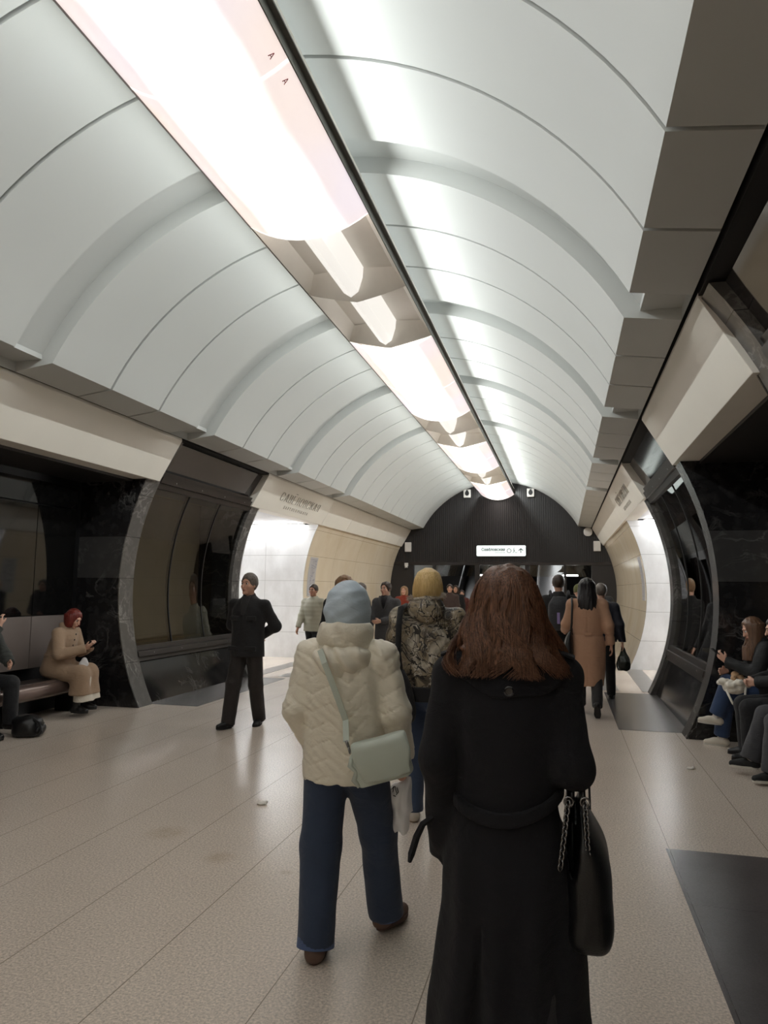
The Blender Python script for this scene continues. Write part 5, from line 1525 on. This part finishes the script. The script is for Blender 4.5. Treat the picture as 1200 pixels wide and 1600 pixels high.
def long_bag():
    p = world(r3, J3['shl'])
    b = thing('shoulder_bag', 'black fabric bag hanging from the left shoulder of the camouflage jacket', 'bag', (p[0] + .02, p[1] - .13, 0))
    MB().tube([(.03, .10, p[2] + .075), (.015, -.01, p[2] + .055), (.01, -.045, p[2] - .06), (.01, -.065, 1.16), (.02, -.065, 1.06)], [.020, .022, .022, .022, .026], 8).build('strap', M_BLACKFAB, b, smooth=True)
    g = Grid((-.14, -.2, .6), (.16, .1, 1.12), .008)
    g.loft([(.70, .055, .045, .05, -.06), (.72, .075, .055, .05, -.06), (.85, .085, .06, .045, -.06), (.98, .06, .05, .03, -.06), (1.06, .03, .03, .02, -.06)], 0)
    g.warp(folds(14, .006, 20, 12)); g.mesh('body', M_BLACKFAB, b, 1)
long_bag()

# ================================================================== 4 man in the black jacket
M_JKT = cloth('black_cotton', srgb(21, 21, 24), 0.75, sheen=.1)
M_TROUS = cloth('dark_brown_trousers', srgb(42, 37, 35), 0.8)
M_GREYSHIRT = cloth('charcoal_jersey', srgb(46, 46, 48), 0.9)
def man_black():
    root = person('man with short greying hair in a black jacket walking past the glass showcase', 389, 930, 7.78, 174, GT)
    J = skeleton(1.78, legs=((-6, 12, -4, 6), (13, 3, 4, 8)), arms=((-20, 14, 0, 0), (-20, 14, 0, 0)), lean=-1, head=(-6, -1, 0), shw=.116)
    for i, n in enumerate('lr'):
        s_ = (-1, 1)[i]; sh = J['sh' + n]
        el = sh + np.array([s_ * .085, -.11, -.265]); set_arm(J, n, el, np.array([s_ * .05, -.20, el[2] - .13]))
    body(root, J, M_SKIN, h=.0065, palm=((0, -1, 0), (0, -1, 0)))
    K = [(.85, .085, .085), (.825, .14, .10), (.79, .195, .125), (.73, .215, .14), (.64, .205, .138), (.56, .205, .14), (.50, .212, .145), (.455, .212, .145)]
    coat(root, J, M_JKT, .80, name='jacket', keys=K, sleeve=(.066, .068, .054), collar=(.072, .055, .01), fold=(.006, 20, 13), seed=31, h=.009, shoulder=.050, warp=lambda X, Y, Z: .006 * np.exp(-(X / .006) ** 2) * (Y > 0) + .008 * np.exp(-(np.abs(X) / .045) ** 2) * np.clip((Z - 1.28) / .12, 0, 1) * (Y > 0))
    zt = J['pel'][2]
    for s_ in (-1, 1):
        for (zz, w_) in ((1.245, .062), (.90, .075)):
            g = Grid((s_ * .11 - .12, .02, zz - .12), (s_ * .11 + .12, .24, zz + .06), .007)
            yb = .138 if zz > 1.1 else .142
            g.loft([(zz - .028, w_, .020, s_ * .108, yb - .018), (zz + .026, w_, .020, s_ * .108, yb - .020)], 0, pw=4)
            g.mesh('pocket_flap', M_JKT, root, 1)
    g = Grid((-.1, -.02, 1.24), (.1, .2, 1.54), .007)
    g.loft([(1.28, .030, .020, 0, .112), (1.40, .052, .035, 0, .088), (1.50, .055, .05, 0, .04)], .0); g.mesh('shirt', M_GREYSHIRT, root, 1)
    hair_short(root, J, HAIR_GREY, thick=.014, top=.012, front=.06)
    trousers(root, J, M_TROUS, rs=(.098, .086, .078), cuff=.035, seed=33)
    shoes(root, J, M_BLACKLEATHER, M_SOLEBLACK, w=1.1)
man_black()

# ================================================================== 5 red-haired woman on the left bench
M_TRENCH = cloth('tan_trench_cotton', srgb(158, 132, 108), 0.8, vary=.06)
M_WHITECLOTH = cloth('white_cotton', srgb(214, 206, 192), 0.85, vary=.04)
M_PHONE = mat('phone_glass', srgb(24, 26, 30), 0.08)
def seated_coat(root, J, m, hem, name, drop=.25, r=(.115, .10, .11), keys=None, fold=(.008, 18, 12), seed=1, sleeve=(.076, .07, .054), collar=None, cut=True, shoulder=.06):
    """coat of a sitting person: trunk and sleeves, falling over thighs and knees"""
    H = J['H']
    lo, hi = bbox(J, ['pel', 'neck', 'shl', 'shr', 'ell', 'elr', 'wrl', 'wrr', 'knl', 'knr'], .26); hi[2] = J['neck'][2] + .2; lo[2] = max(.01, hem - .02)
    g = Grid(lo, hi, .009); dz = J['pel'][2] - .525 * H
    g.loft([(zf * H + dz, rx, ry, spine(J, zf * H + dz)[0], spine(J, zf * H + dz)[1]) for zf, rx, ry in keys], .02)
    for n in 'lr':
        g.rcone(J['neck'] + np.array([0, 0, -.035]), J['sh' + n] + np.array([0, 0, -.012]), shoulder, shoulder, .03)
        g.chain([J['sh' + n], J['el' + n], J['wr' + n]], list(sleeve), .025, flat=True)
        if drop is not None:
            kn = J['kn' + n] + np.array([0, .0, .0])
            g.chain([J['hip' + n], kn], [r[0], r[1]], .05)
            if drop > 0: g.rcone(kn, kn + np.array([0, .01, -drop]), r[1], r[2], .06, flat=True)
    if collar:
        rr, hh, tb = collar; g.rcone(J['neck'] + np.array([0, 0, -.03]), J['neck'] + np.array([0, tb, hh]), rr * 1.12, rr, .02, flat=True)
        g.cut_ell(J['neck'] + np.array([0, tb + .02, hh + .05]), (rr * .8, rr * .8, .09), None, .006)
    g.plane((0, 0, hem), (0, 0, -1)); g.warp(folds(seed, *fold))
    return g.mesh(name, m, root, 2)
KS = [(.85, .08, .08), (.825, .125, .10), (.79, .175, .12), (.72, .20, .15), (.64, .20, .165), (.56, .205, .18), (.505, .20, .19), (.48, .18, .17)]
def woman_red():
    root = person('red-haired woman in a tan trench coat sitting on the bench and looking at her phone', 70, 1000, 7.78, -84, GS, X=-6.18)
    J = skeleton(1.62, legs=((84, 92, 0, 0), (82, 88, 0, 0)), lean=14, head=(-6, 30, 0), seat=.455, shw=.108)
    for i, n in enumerate('lr'):
        s_ = (-1, 1)[i]; sh = J['sh' + n]
        set_arm(J, n, sh + np.array([s_ * .06, .06, -.255]), np.array([s_ * .055, sh[1] + .30, sh[2] - .19]), (-s_ * .25, .75, .45))
    body(root, J, M_SKIN, h=.0075, palm=((.5, .2, .8), (-.5, .2, .8)), curl=(45, 45), brow=HAIR_RED)
    seated_coat(root, J, M_TRENCH, .27, 'trench_coat', .26, (.115, .108, .135), KS, collar=(.075, .075, -.03), seed=41)
    g = Grid((-.3, -.35, .58), (.3, .3, .85), .008); zb = .735; c_ = spine(J, zb)
    g.loft([(zb - .028, .206, .182, c_[0], c_[1]), (zb + .028, .206, .180, c_[0], c_[1] + .004)], 0); g.mesh('belt', M_TRENCH, root, 1)
    for i in range(3): MB().lathe([(0, 0), (.011, 0), (.012, .003), (.008, .005), (0, .005)], seg=12).build('button', M_BUTTON, root).matrix_basis = Matrix.Translation((.05, spine(J, 1.0 - .07 * i)[1] + .165, 1.0 - .07 * i)) @ Matrix.Rotation(rad(-90), 4, 'X')
    g = Grid((-.3, -.1, .2), (.3, .62, .62), .009)
    for n in 'lr': g.chain([J['hip' + n], J['kn' + n] + np.array([-.015, .0, -.01]), J['kn' + n] + np.array([-.02, .035, -.32])], [.075, .080, .112], .10, flat=True)
    g.warp(folds(42, .006, 20, 8)); g.mesh('skirt', M_WHITECLOTH, root, 2)
    BP = [(.118, .01, .01, -.02), (.10, .06, .068, -.022), (.06, .09, .10, -.02), (.0, .098, .106, -.018), (-.06, .096, .10, -.018), (-.11, .085, .085, -.01)]
    hair_long(root, J, HAIR_RED, [(z, rx, ry, yo) for z, rx, ry, yo in BP[::-1] if z < .09], fold=(.004, 90, 5), face_cut=(.075, .07, .12))
    trousers(root, J, M_BLACKFAB, rs=(.07, .06, .05), cuff=-.04, name='tights', h=.01)
    shoes(root, J, M_BLACKLEATHER, M_SOLEBLACK, boot=.16, names=('boot', 'sole'), w=1.15)
    return root, J
r5, J5 = woman_red()
hx = world(r5, (J5['wrl'] + J5['wrr']) / 2 + np.array([0, .11, .055]))
ph = thing('smartphone', 'dark smartphone held by the red-haired woman on the bench', 'phone', tuple(hx), rad(-84))
q = MB().box(-.037, .037, -.004, .004, -.078, .078).build('case', M_PHONE, ph, bevel=.003); q.rotation_euler = (rad(-52), 0, 0)
pb = thing('plastic_bag', 'small clear plastic bag on the red-haired woman\'s lap', 'bag', tuple(world(r5, np.array([.0, .36, .60]))))
g = Grid((-.09, -.09, -.07), (.09, .09, .14), .007); g.ell((0, 0, .02), (.055, .06, .06), None, .02); g.ell((.01, 0, .085), (.025, .03, .03), None, .03); g.warp(folds(51, .010, 40, 40)); g.mesh('sack', M_PLASTIC, pb, 1)
cp = thing('paper_cup', 'brown paper coffee cup with white lid on the bench beside the red-haired woman', 'cup', (-6.03, 8.10, .455))
M_KRAFT = mat('kraft_paper', srgb(112, 86, 62), 0.7); M_LID = mat('white_cup_lid', srgb(222, 214, 202), 0.4)
MB().lathe([(.028, 0), (.030, .002), (.042, .118), (.0415, .12)], seg=24).build('cup_body', M_KRAFT, cp, auto=40)
MB().lathe([(.0445, .116), (.0455, .122), (.044, .128), (.040, .132), (.038, .142), (.0, .142)], seg=24).build('lid', M_LID, cp, auto=40)
MB().lathe([(.0368, .045), (.0405, .085)], seg=24).build('emblem', M_WHITECLOTH, cp) if False else None
MB().tube([(.034, -.0145, .05), (.036, -.0165, .065), (.038, -.016, .08)], [.006, .010, .006], 8).build('emblem', M_BLACKPAINT, cp)

# ================================================================== 6 person at the left edge with a backpack at the feet
M_OLIVEDK = cloth('dark_olive_jacket', srgb(46, 48, 44), 0.7, vary=.25, scale=12)
def left_edge():
    root = person('person in a dark cap and black trousers on the bench at the left edge', 0, 1000, 6.50, -86, GS, X=-6.26)
    J = skeleton(1.74, legs=((86, 84, 0, 6), (80, 74, 0, 8)), lean=14, head=(0, 12, 0), seat=.455)
    sh = J['shr']; set_arm(J, 'r', sh + np.array([.06, .14, -.22]), J['hc'] + np.array([.03, .17, -.10]), (-.3, -.3, .9))
    sh = J['shl']; set_arm(J, 'l', sh + np.array([-.05, .12, -.24]), np.array([-.06, sh[1] + .32, sh[2] - .30]))
    body(root, J, M_SKIN, h=.0075)
    seated_coat(root, J, M_OLIVEDK, .42, 'jacket', None, keys=KS, collar=(.075, .05, -.01), seed=61)
    trousers(root, J, M_BLACKFAB, rs=(.10, .082, .074), cuff=.03, seed=62)
    shoes(root, J, M_BLACKLEATHER, M_SOLEBLACK, boot=.05, w=1.15)
    g = Grid(J['hc'] - .18, J['hc'] + .2, .007); R = J['hR']
    g.ell(hp(J, 0, -.018, .045), np.array((.086, .104, .085)), R, .01); g.plane(hp(J, 0, 0, .02), R @ np.array([0, -.15, -1.]))
    g.ell(hp(J, 0, .115, .03), (.07, .06, .010), R, .02); g.mesh('cap', M_BLACKFAB, root, 1)
left_edge()
bp = thing('backpack', 'black backpack lying on the floor at the left edge by the seated feet', 'bag', (-5.58, 6.62, 0), rad(15))
g = Grid((-.2, -.2, .0), (.2, .2, .3), .008); g.loft([(.006, .13, .10, 0, 0), (.03, .15, .125, 0, 0), (.12, .155, .13, 0, 0), (.19, .13, .11, -.01, 0), (.225, .08, .06, -.02, 0)], 0, pw=2.6); g.warp(folds(71, .010, 20, 16)); g.mesh('body', M_BLACKLEATHER, bp, 1)
g = Grid((.02, -.16, .0), (.24, .16, .2), .008); g.ell((.14, 0, .075), (.045, .10, .06), None, .01); g.warp(folds(72, .005, 30, 20)); g.mesh('pocket', M_BLACKLEATHER, bp, 1)
MB().tube([(.10, -.09, .20), (.17, -.10, .16), (.19, -.09, .07), (.16, -.10, .02)], .012, 8).build('strap', M_BLACKFAB, bp, smooth=True)
MB().box(.165, .185, -.02, .0, .12, .15).build('buckle', M_STEEL, bp, bevel=.003)

# ================================================================== 7 seated passengers on the right
M_JACKETB = cloth('black_jacket', srgb(13, 13, 15), 0.75, sheen=.03)
M_DENIMB = cloth('mid_blue_denim', srgb(42, 62, 96), 0.85, vary=.2, scale=6)
M_DENIMG = cloth('dark_grey_denim', srgb(62, 62, 66), 0.85, vary=.2, scale=6)
M_BLACKTR = cloth('black_trousers', srgb(25, 25, 28), 0.85, sheen=.05)
M_WHITESH = mat('cream_sneaker', srgb(212, 204, 190), 0.6, vary=.05)
M_BLACKSH = cloth('black_knit_shoe', srgb(22, 22, 23), 0.8)
M_SOCK = cloth('white_sock', srgb(214, 208, 202), 0.9, vary=.03)
def right_girl():
    root = person('woman with long brown hair, jeans and white sneakers sitting on the right bench', 1190, 1000, 8.12, 88, GS, X=2.02)
    J = skeleton(1.66, legs=((96, 70, 6, 0), (84, 82, 0, 0)), lean=8, head=(4, 28, 0), seat=.455)
    J['knl'] = J['hipl'] + np.array([.10, .385, .105]); J['anl'] = J['knl'] + np.array([.06, .12, -.36]); J['fRl'] = rotz_(rad(-4)) @ rotx(rad(4))
    J['anr'] = J['knr'] + np.array([.06, .06, -.375]); J['anr'][2] = .078; J['fRr'] = rotz_(rad(-6))
    sh = J['shl']; set_arm(J, 'l', sh + np.array([-.04, .10, -.25]), np.array([-.02, sh[1] + .34, sh[2] - .155]), (.2, .6, .6))
    sh = J['shr']; set_arm(J, 'r', sh + np.array([.05, .10, -.26]), np.array([.06, sh[1] + .33, sh[2] - .26]))
    body(root, J, M_SKIN, h=.0075, palm=((.7, -.3, .4), None), curl=(40, 30))
    seated_coat(root, J, M_JACKETB, .44, 'jacket', None, keys=KS, collar=(.08, .05, -.01), seed=81)
    trousers(root, J, M_DENIMB, rs=(.098, .084, .078), cuff=-.025, name='jeans', seed=82)
    g = Grid(np.minimum(J['anl'], J['anr']) - .1, np.maximum(J['anl'], J['anr']) + .12, .008)
    for n in 'lr': g.rcone(J['an' + n] + np.array([0, 0, -.03]), J['an' + n] + (J['kn' + n] - J['an' + n]) * .2, .042, .046, .01)
    g.mesh('socks', M_SOCK, root, 1)
    shoes(root, J, M_WHITESH, M_SOLEWHITE, w=1.1)
    BP = [(.118, .01, .01, -.02), (.10, .06, .068, -.022), (.06, .09, .10, -.02), (.0, .098, .106, -.018), (-.10, .10, .10, -.01), (-.22, .105, .09, .01), (-.32, .09, .06, .04)]
    hair_long(root, J, hair_mat('hair_mid_brown', srgb(72, 50, 36), srgb(124, 92, 70)), [(z, rx, ry, yo) for z, rx, ry, yo in BP[::-1] if z < .09], fold=(.005, 70, 5), face_cut=(.07, .075, .16))
    return root, J
r7, J7 = right_girl()
hx = world(r7, J7['wrl'] + J7['hdl'] * .09 + np.array([.02, .02, .02]))
ph = thing('smartphone', 'smartphone held up by the brown-haired woman in jeans on the right bench', 'phone', tuple(hx), rad(88))
q = MB().box(-.037, .037, -.004, .004, -.078, .078).build('case', M_PHONE, ph, bevel=.003); q.rotation_euler = (rad(-48), 0, rad(12))
def plush_bag():
    c = world(r7, np.array([-.02, .33, .64]))
    b = thing('plush_bag', 'small white plush bag with ruffles and strap on the lap of the woman in jeans', 'bag', tuple(c)); b.scale = (1.25, 1.25, 1.2)
    M_PL = cloth('cream_plush', srgb(240, 234, 222), 0.95, vary=.05, bump=.5, bscale=120); M_BEI = cloth('tan_plush', srgb(196, 160, 124), 0.95)
    g = Grid((-.18, -.16, -.1), (.18, .16, .16), .007)
    g.ell((0, 0, .0), (.105, .10, .07), None, .02)
    for i in range(9):
        a = i * .698; g.ell((.10 * math.cos(a), .095 * math.sin(a), .02 + .02 * (i % 2)), (.038, .036, .030), None, .015)
    g.warp(folds(91, .008, 50, 50)); g.mesh('body', M_PL, b, 1)
    g = Grid((-.08, -.1, .02), (.1, .08, .18), .006); g.ell((.0, -.02, .095), (.03, .03, .034), None, .01); g.ell((.045, -.03, .075), (.024, .026, .026), None, .01); g.ell((-.02, -.05, .07), (.022, .022, .022), None, .01)
    g.ell((.02, -.04, .12), (.012, .010, .018), None, .006); g.mesh('plush_charm', M_BEI, b, 1)
    v = MB().tube([(.06, -.10, .0), (.04, -.135, -.10), (.0, -.145, -.17), (-.05, -.14, -.13), (-.09, -.11, -.02)], [.009] * 5, 6); v.build('strap', M_PL, b, smooth=True)
plush_bag()
def right_b():
    root = person('person in black trousers and black jacket sitting in the middle of the right bench', 1195, 1000, 7.52, 88, GS, X=2.06)
    J = skeleton(1.70, legs=((84, 84, 0, 3), (84, 86, 0, 3)), lean=6, head=(0, 16, 0), seat=.455)
    for i, n in enumerate('lr'):
        s_ = (-1, 1)[i]; sh = J['sh' + n]; set_arm(J, n, sh + np.array([s_ * .06, .05, -.26]), np.array([s_ * .07, sh[1] + .27, sh[2] - .30]))
    body(root, J, M_SKIN, h=.009)
    seated_coat(root, J, M_JACKETB, .43, 'jacket', None, keys=KS, seed=85, collar=(.08, .05, 0))
    trousers(root, J, M_BLACKTR, rs=(.10, .084, .076), cuff=.02, seed=86); shoes(root, J, M_BLACKLEATHER, M_SOLEBLACK)
    hair_short(root, J, HAIR_DARK)
right_b()
def right_c():
    root = person('person in dark grey jeans and black sneakers with white soles sitting at the right edge', 1230, 1000, 6.88, 91, GS, X=2.12)
    J = skeleton(1.76, legs=((82, 76, 0, 4), (84, 64, 0, 8)), lean=4, head=(0, 10, 0), seat=.455)
    for i, n in enumerate('lr'):
        s_ = (-1, 1)[i]; sh = J['sh' + n]; set_arm(J, n, sh + np.array([s_ * .06, .03, -.27]), np.array([s_ * .08, sh[1] + .25, sh[2] - .36]))
    body(root, J, M_SKIN2, h=.009)
    seated_coat(root, J, M_JACKETB, .43, 'jacket', None, keys=KS, seed=95, collar=(.08, .05, 0))
    trousers(root, J, M_DENIMG, rs=(.102, .088, .090), cuff=.0, name='jeans', seed=96)
    g = Grid(np.minimum(J['anl'], J['anr']) - .1, np.maximum(J['anl'], J['anr']) + .12, .008)
    for n in 'lr': g.rcone(J['an' + n] + np.array([0, 0, -.03]), J['an' + n] + (J['kn' + n] - J['an' + n]) * .2, .042, .046, .01)
    g.mesh('socks', M_SOCK, root, 1)
    shoes(root, J, M_BLACKSH, M_SOLEWHITE, w=1.1)
    hair_short(root, J, HAIR_DARK)
right_c()

# ================================================================== background passengers
KM = [(.85, .085, .085), (.825, .14, .10), (.79, .19, .12), (.73, .21, .14), (.64, .20, .138), (.56, .20, .14), (.50, .205, .145), (.44, .205, .145), (.30, .21, .16), (.18, .22, .17)]
WALK = ((16, 4, 4, 3), (-14, 16, -14, 3)); WALK2 = ((-14, 16, -14, 3), (16, 4, 4, 3))
def simple(label, px, Y, rotz, H, cm, hem, tm, hair, legs=WALK, arms=((-10, 8, 12, 0), (12, 8, 14, 0)), head=(0, 0, 0), skin=None, keys=None, group=GT, collar=(.08, .05, 0), top='jacket', long=None, warp=None, wrist=1.0, shm=None, sleeve=(.072, .066, .05), extra=None, hh=.010):
    root = person(label, px, 922, Y, rotz, group)
    J = skeleton(H, legs=legs, arms=arms, lean=2, head=head)
    if extra: extra(J)
    body(root, J, skin or M_SKIN, h=.0085 if Y < 16 else .010)
    coat(root, J, cm, hem, name=top, keys=keys or KM, sleeve=sleeve, collar=collar, h=hh, seed=int(px), fold=(.006, 20, 12), warp=warp, wrist=wrist)
    if tm is not None: trousers(root, J, tm, h=.011, seed=int(px) + 1)
    shoes(root, J, shm or M_BLACKLEATHER, M_SOLEBLACK, h=.009)
    if hair is not None:
        if long is None: hair_short(root, J, hair, h=.007)
        else: hair_long(root, J, hair, [(z, rx, ry, yo) for z, rx, ry, yo in long[::-1]], h=.008)
    return root, J
PUFF = lambda X, Y, Z: .006 * np.abs(np.sin(Z * 40)) - .003
M_OLIVE = mat('olive_padded_nylon', srgb(172, 169, 150), 0.45, vary=.08); M_GREYWOOL = cloth('charcoal_wool', srgb(70, 70, 72), 0.9); M_RUST = cloth('rust_red_wool', srgb(134, 52, 34), 0.9)
M_BROWNT = cloth('brown_jersey', srgb(70, 56, 52), 0.9); M_TAN = cloth('tan_wool_coat', srgb(184, 144, 118), 0.85, vary=.05); M_NAVY = cloth('navy_nylon', srgb(24, 27, 40), 0.6); M_GREYJ = cloth('pale_grey_jacket', srgb(150, 152, 156), 0.8); M_SUIT = cloth('black_suit', srgb(22, 22, 24), 0.8)
LONGH = [(.09, .07, .08, -.022), (.06, .09, .10, -.02), (.0, .098, .106, -.018), (-.10, .10, .10, -.03), (-.20, .10, .08, -.05), (-.28, .08, .05, -.07)]
BOB = [(.09, .07, .08, -.022), (.06, .09, .10, -.02), (.0, .10, .106, -.018), (-.10, .10, .09, -.02), (-.13, .09, .08, -.02)]
TIED = [(.09, .068, .078, -.022), (.06, .082, .096, -.02), (.02, .083, .10, -.02), (-.02, .07, .09, -.03)]

simple('person in a pale olive padded jacket coming out from behind the blue-grey headscarf', 491, 13.0, 172, 1.70, M_OLIVE, .78, M_BLACKTR, HAIR_DARK, warp=PUFF, skin=M_SKIN2)
simple('woman with windblown light brown hair, mostly hidden behind the blue-grey headscarf', 538, 8.7, 200, 1.80, M_JACKETB, .55, M_BLACKTR, HAIR_LIGHTB, long=[(.10, .08, .085, -.02), (.06, .115, .11, -.02), (.0, .125, .115, -.02), (-.10, .12, .10, -.02), (-.14, .10, .09, -.02)])
simple('man in a black coat seen in profile between the headscarf and the woman in grey', 565, 12.4, 138, 1.73, M_JACKETB, .70, M_BLACKTR, HAIR_GREY, head=(-28, 0, 0), skin=M_SKIN)
def gl(J):
    sh = J['shl']; set_arm(J, 'l', sh + np.array([-.05, .02, -.28]), np.array([.02, .20, sh[2] - .33]))
rg, Jg = simple('woman in a long charcoal grey coat with tied back dark hair, hand at her waist', 604, 12.0, 172, 1.75, M_GREYWOOL, .35, M_BLACKTR, HAIR_DARK, long=TIED, head=(-10, 0, 0), top='coat', extra=gl)
MB().tube([hp(Jg, 0, -.10, .05), hp(Jg, .02, -.13, -.03), hp(Jg, .05, -.11, -.14)], [.022, .026, .008], 8).build('ponytail', HAIR_DARK, rg, smooth=True)
for s_ in (-1, 1):
    MB().tube([(s_ * .085, .085, 1.47), (s_ * .075, .135, 1.36), (s_ * .02, .158, 1.22)], [.02, .034, .012], 6).build('lapel', M_GREYWOOL, rg, smooth=True)
MB().tube([(0, .10, 1.45), (0, .13, 1.36), (0, .145, 1.26)], [.055, .04, .012], 8).build('scarf', M_BLACKFAB, rg, smooth=True)
simple('woman with reddish hair in a rust red coat walking far behind the camouflage jacket', 632, 18.5, 176, 1.70, M_RUST, .6, M_BLACKTR, HAIR_LIGHTB, long=BOB, top='coat')
simple('dark-haired man in a brown T-shirt walking far away right of the blonde woman', 703, 20.5, 184, 1.78, M_BROWNT, .92, M_BLACKTR, HAIR_DARK, sleeve=(.066, .06, .06), wrist=.0 + .001, top='t_shirt')
simple('dark-haired person in black just behind the man in the brown T-shirt', 712.5, 22.6, 178, 1.76, M_JACKETB, .8, M_BLACKTR, HAIR_DARK, long=BOB)
simple('person in a dark red top far away beside the brown-haired woman\'s hair', 722, 23.3, 182, 1.60, cloth('dark_red_top', srgb(84, 40, 32), .9), .8, M_BLACKTR, HAIR_DARK)

# walking away, right of the nearest woman
KT = [(.85, .08, .08), (.825, .13, .10), (.79, .175, .12), (.73, .20, .14), (.66, .195, .14), (.61, .188, .138), (.55, .20, .15), (.48, .215, .17), (.38, .215, .178), (.28, .20, .18), (.2, .19, .18)]
def tanwarp(X, Y, Z):
    return .010 * np.exp(-((Z - 1.03) / .012) ** 2) * (Y < .05) + .006 * np.exp(-((X) / .006) ** 2) * (Y < 0) * (Z > 1.03) + .012 * np.exp(-((X + .01) / .008) ** 2) * (Y < 0) * np.clip((.72 - Z) / .08, 0, 1) * .6
rt, Jt = simple('woman with long black hair in a tan belted coat walking away at the right', 917, 9.75, -2, 1.73, M_TAN, .36, M_TIGHTS, HAIR_BLACK, legs=((14, 4, 0, 3), (-4, 24, -52, 0)), arms=((8, 16, 62, 0), (-8, 14, 12, 0)), keys=KT, group=GW, warp=tanwarp, top='coat', hh=.0085,
               long=[(.09, .07, .08, -.022), (.06, .10, .11, -.02), (.0, .112, .116, -.02), (-.10, .122, .116, -.035), (-.20, .135, .11, -.055), (-.29, .135, .08, -.085), (-.34, .12, .05, -.10)], sleeve=(.078, .07, .056))
MB().box(-.05, .05, -.012, .0, -.02, .02).build('back_tab', M_TAN, rt, bevel=.006).location = (0, -.15, 1.045)
tw = world(rt, Jt['shl'])
tb = thing('shoulder_bag', 'black handbag hanging from the left shoulder of the tan coat', 'bag', (tw[0] - .03, tw[1] - .02, 0))
MB().tube([(.03, .08, tw[2] + .05), (.02, -.02, tw[2] + .065), (.025, -.115, tw[2] - .02), (.015, -.13, 1.18), (0, -.10, 1.06)], .014, 8).build('strap', M_BLACKLEATHER, tb, smooth=True)
g = Grid((-.16, -.22, .6), (.1, .1, 1.15), .009); g.loft([(.70, .045, .10, -.02, -.06), (.73, .06, .12, -.03, -.06), (.88, .06, .13, -.035, -.06), (1.0, .04, .11, -.02, -.06), (1.07, .015, .07, -.005, -.06)], 0, pw=2.6); g.warp(folds(101, .006, 18, 12)); g.mesh('body', M_BLACKLEATHER, tb, 1)
rn, Jn = simple('man in a navy jacket with grey hair walking half hidden behind the tan coat', 939, 11.2, -4, 1.74, M_NAVY, .85, M_BLACKTR, HAIR_GREY, legs=WALK2, arms=((6, 8, 14, 0), (-6, 13, 12, -6)), group=GW)
nw = world(rn, Jn['wrr'] + Jn['hdr'] * .09)
nb = thing('carrier_bag', 'dark green shiny carrier bag in the hand of the man in the navy jacket', 'bag', (nw[0], nw[1], 0))
g = Grid((-.14, -.14, nw[2] - .36), (.14, .14, nw[2] + .04), .009); z_ = nw[2]
g.loft([(z_ - .32, .075, .06, 0, 0), (z_ - .28, .095, .075, 0, 0), (z_ - .16, .09, .07, 0, 0), (z_ - .07, .045, .04, 0, 0), (z_ + .01, .018, .018, 0, 0)], 0); g.warp(folds(103, .014, 26, 24)); g.mesh('sack', mat('dark_green_plastic', srgb(44, 50, 44), 0.25, vary=.3, scale=18), nb, 1)
rb, Jb = simple('dark-haired man with a dark backpack walking away left of the tan coat', 873, 11.0, 2, 1.87, M_JACKETB, .8, M_BLACKTR, HAIR_DARK, legs=WALK2, group=GW)
bw = world(rb, np.array([0, -.245, 0]))
bk = thing('backpack', 'dark grey backpack with a lilac patch on the back of the dark-haired man', 'bag', tuple(bw))
M_PACK = cloth('dark_grey_pack', srgb(40, 42, 48), 0.7); g = Grid((-.22, -.16, .98), (.22, .16, 1.56), .009)
g.loft([(1.02, .13, .07, 0, -.01), (1.06, .155, .09, 0, -.015), (1.25, .16, .10, 0, -.02), (1.42, .145, .085, 0, -.01), (1.51, .09, .05, 0, .01)], 0, pw=2.8); g.warp(folds(105, .005, 18, 12)); g.mesh('body', M_PACK, bk, 1)
MB().box(-.035, .005, -.128, -.112, 1.12, 1.28).build('patch', mat('lilac_patch', srgb(150, 136, 190), 0.7), bk, bevel=.004)
for s_ in (-1, 1): MB().tube([(s_ * .10, .0, 1.48), (s_ * .13, .13, 1.585), (s_ * .14, .25, 1.5)], .02, 8).build('strap', M_PACK, bk, smooth=True)
ro, Jo = simple('person in an olive beanie and pale grey jacket walking far behind the tan coat', 904, 13.4, 0, 1.73, M_GREYJ, .85, M_BLACKTR, None, group=GW)
g = Grid(Jo['hc'] - .17, Jo['hc'] + .2, .008); g.ell(hp(Jo, 0, -.018, .04), (.092, .108, .105), Jo['hR'], .01); g.plane(hp(Jo, 0, 0, -.03), (0, -.25, -1.)); g.mesh('beanie', cloth('olive_knit', srgb(96, 98, 58), .95, bump=.6, bscale=90), ro, 1)
simple('man in a black suit with a white collar walking far away at the right', 938, 16.5, -4, 1.80, M_SUIT, .8, M_SUIT, HAIR_LIGHTB, group=GW)
simple('bald man in a dark coat walking between the beanie and the black suit', 926, 14.6, -2, 1.77, M_SUIT, .6, M_BLACKTR, None, group=GW, top='coat')

# scraps of paper on the floor
for (x_, y_, lab) in ((-2.196, 5.086, 'small white paper scrap on the floor left of the beige jacket'), (1.091, 7.125, 'small white paper scrap on the floor before the seated legs')):
    g = Grid((-.06, -.05, -.002), (.06, .05, .04), .004)
    g.ell((0, 0, .008), (.042, .026, .012), None, .005); g.ell((.018, .01, .014), (.018, .02, .012), None, .005); g.plane((0, 0, 0.002), (0, 0, -1)); g.warp(folds(5, .005, 60, 90))
    o = g.mesh('paper_scrap', M_PAPER, None, 1); o.location = (x_, y_, 0.0); tag(o, lab, 'litter')
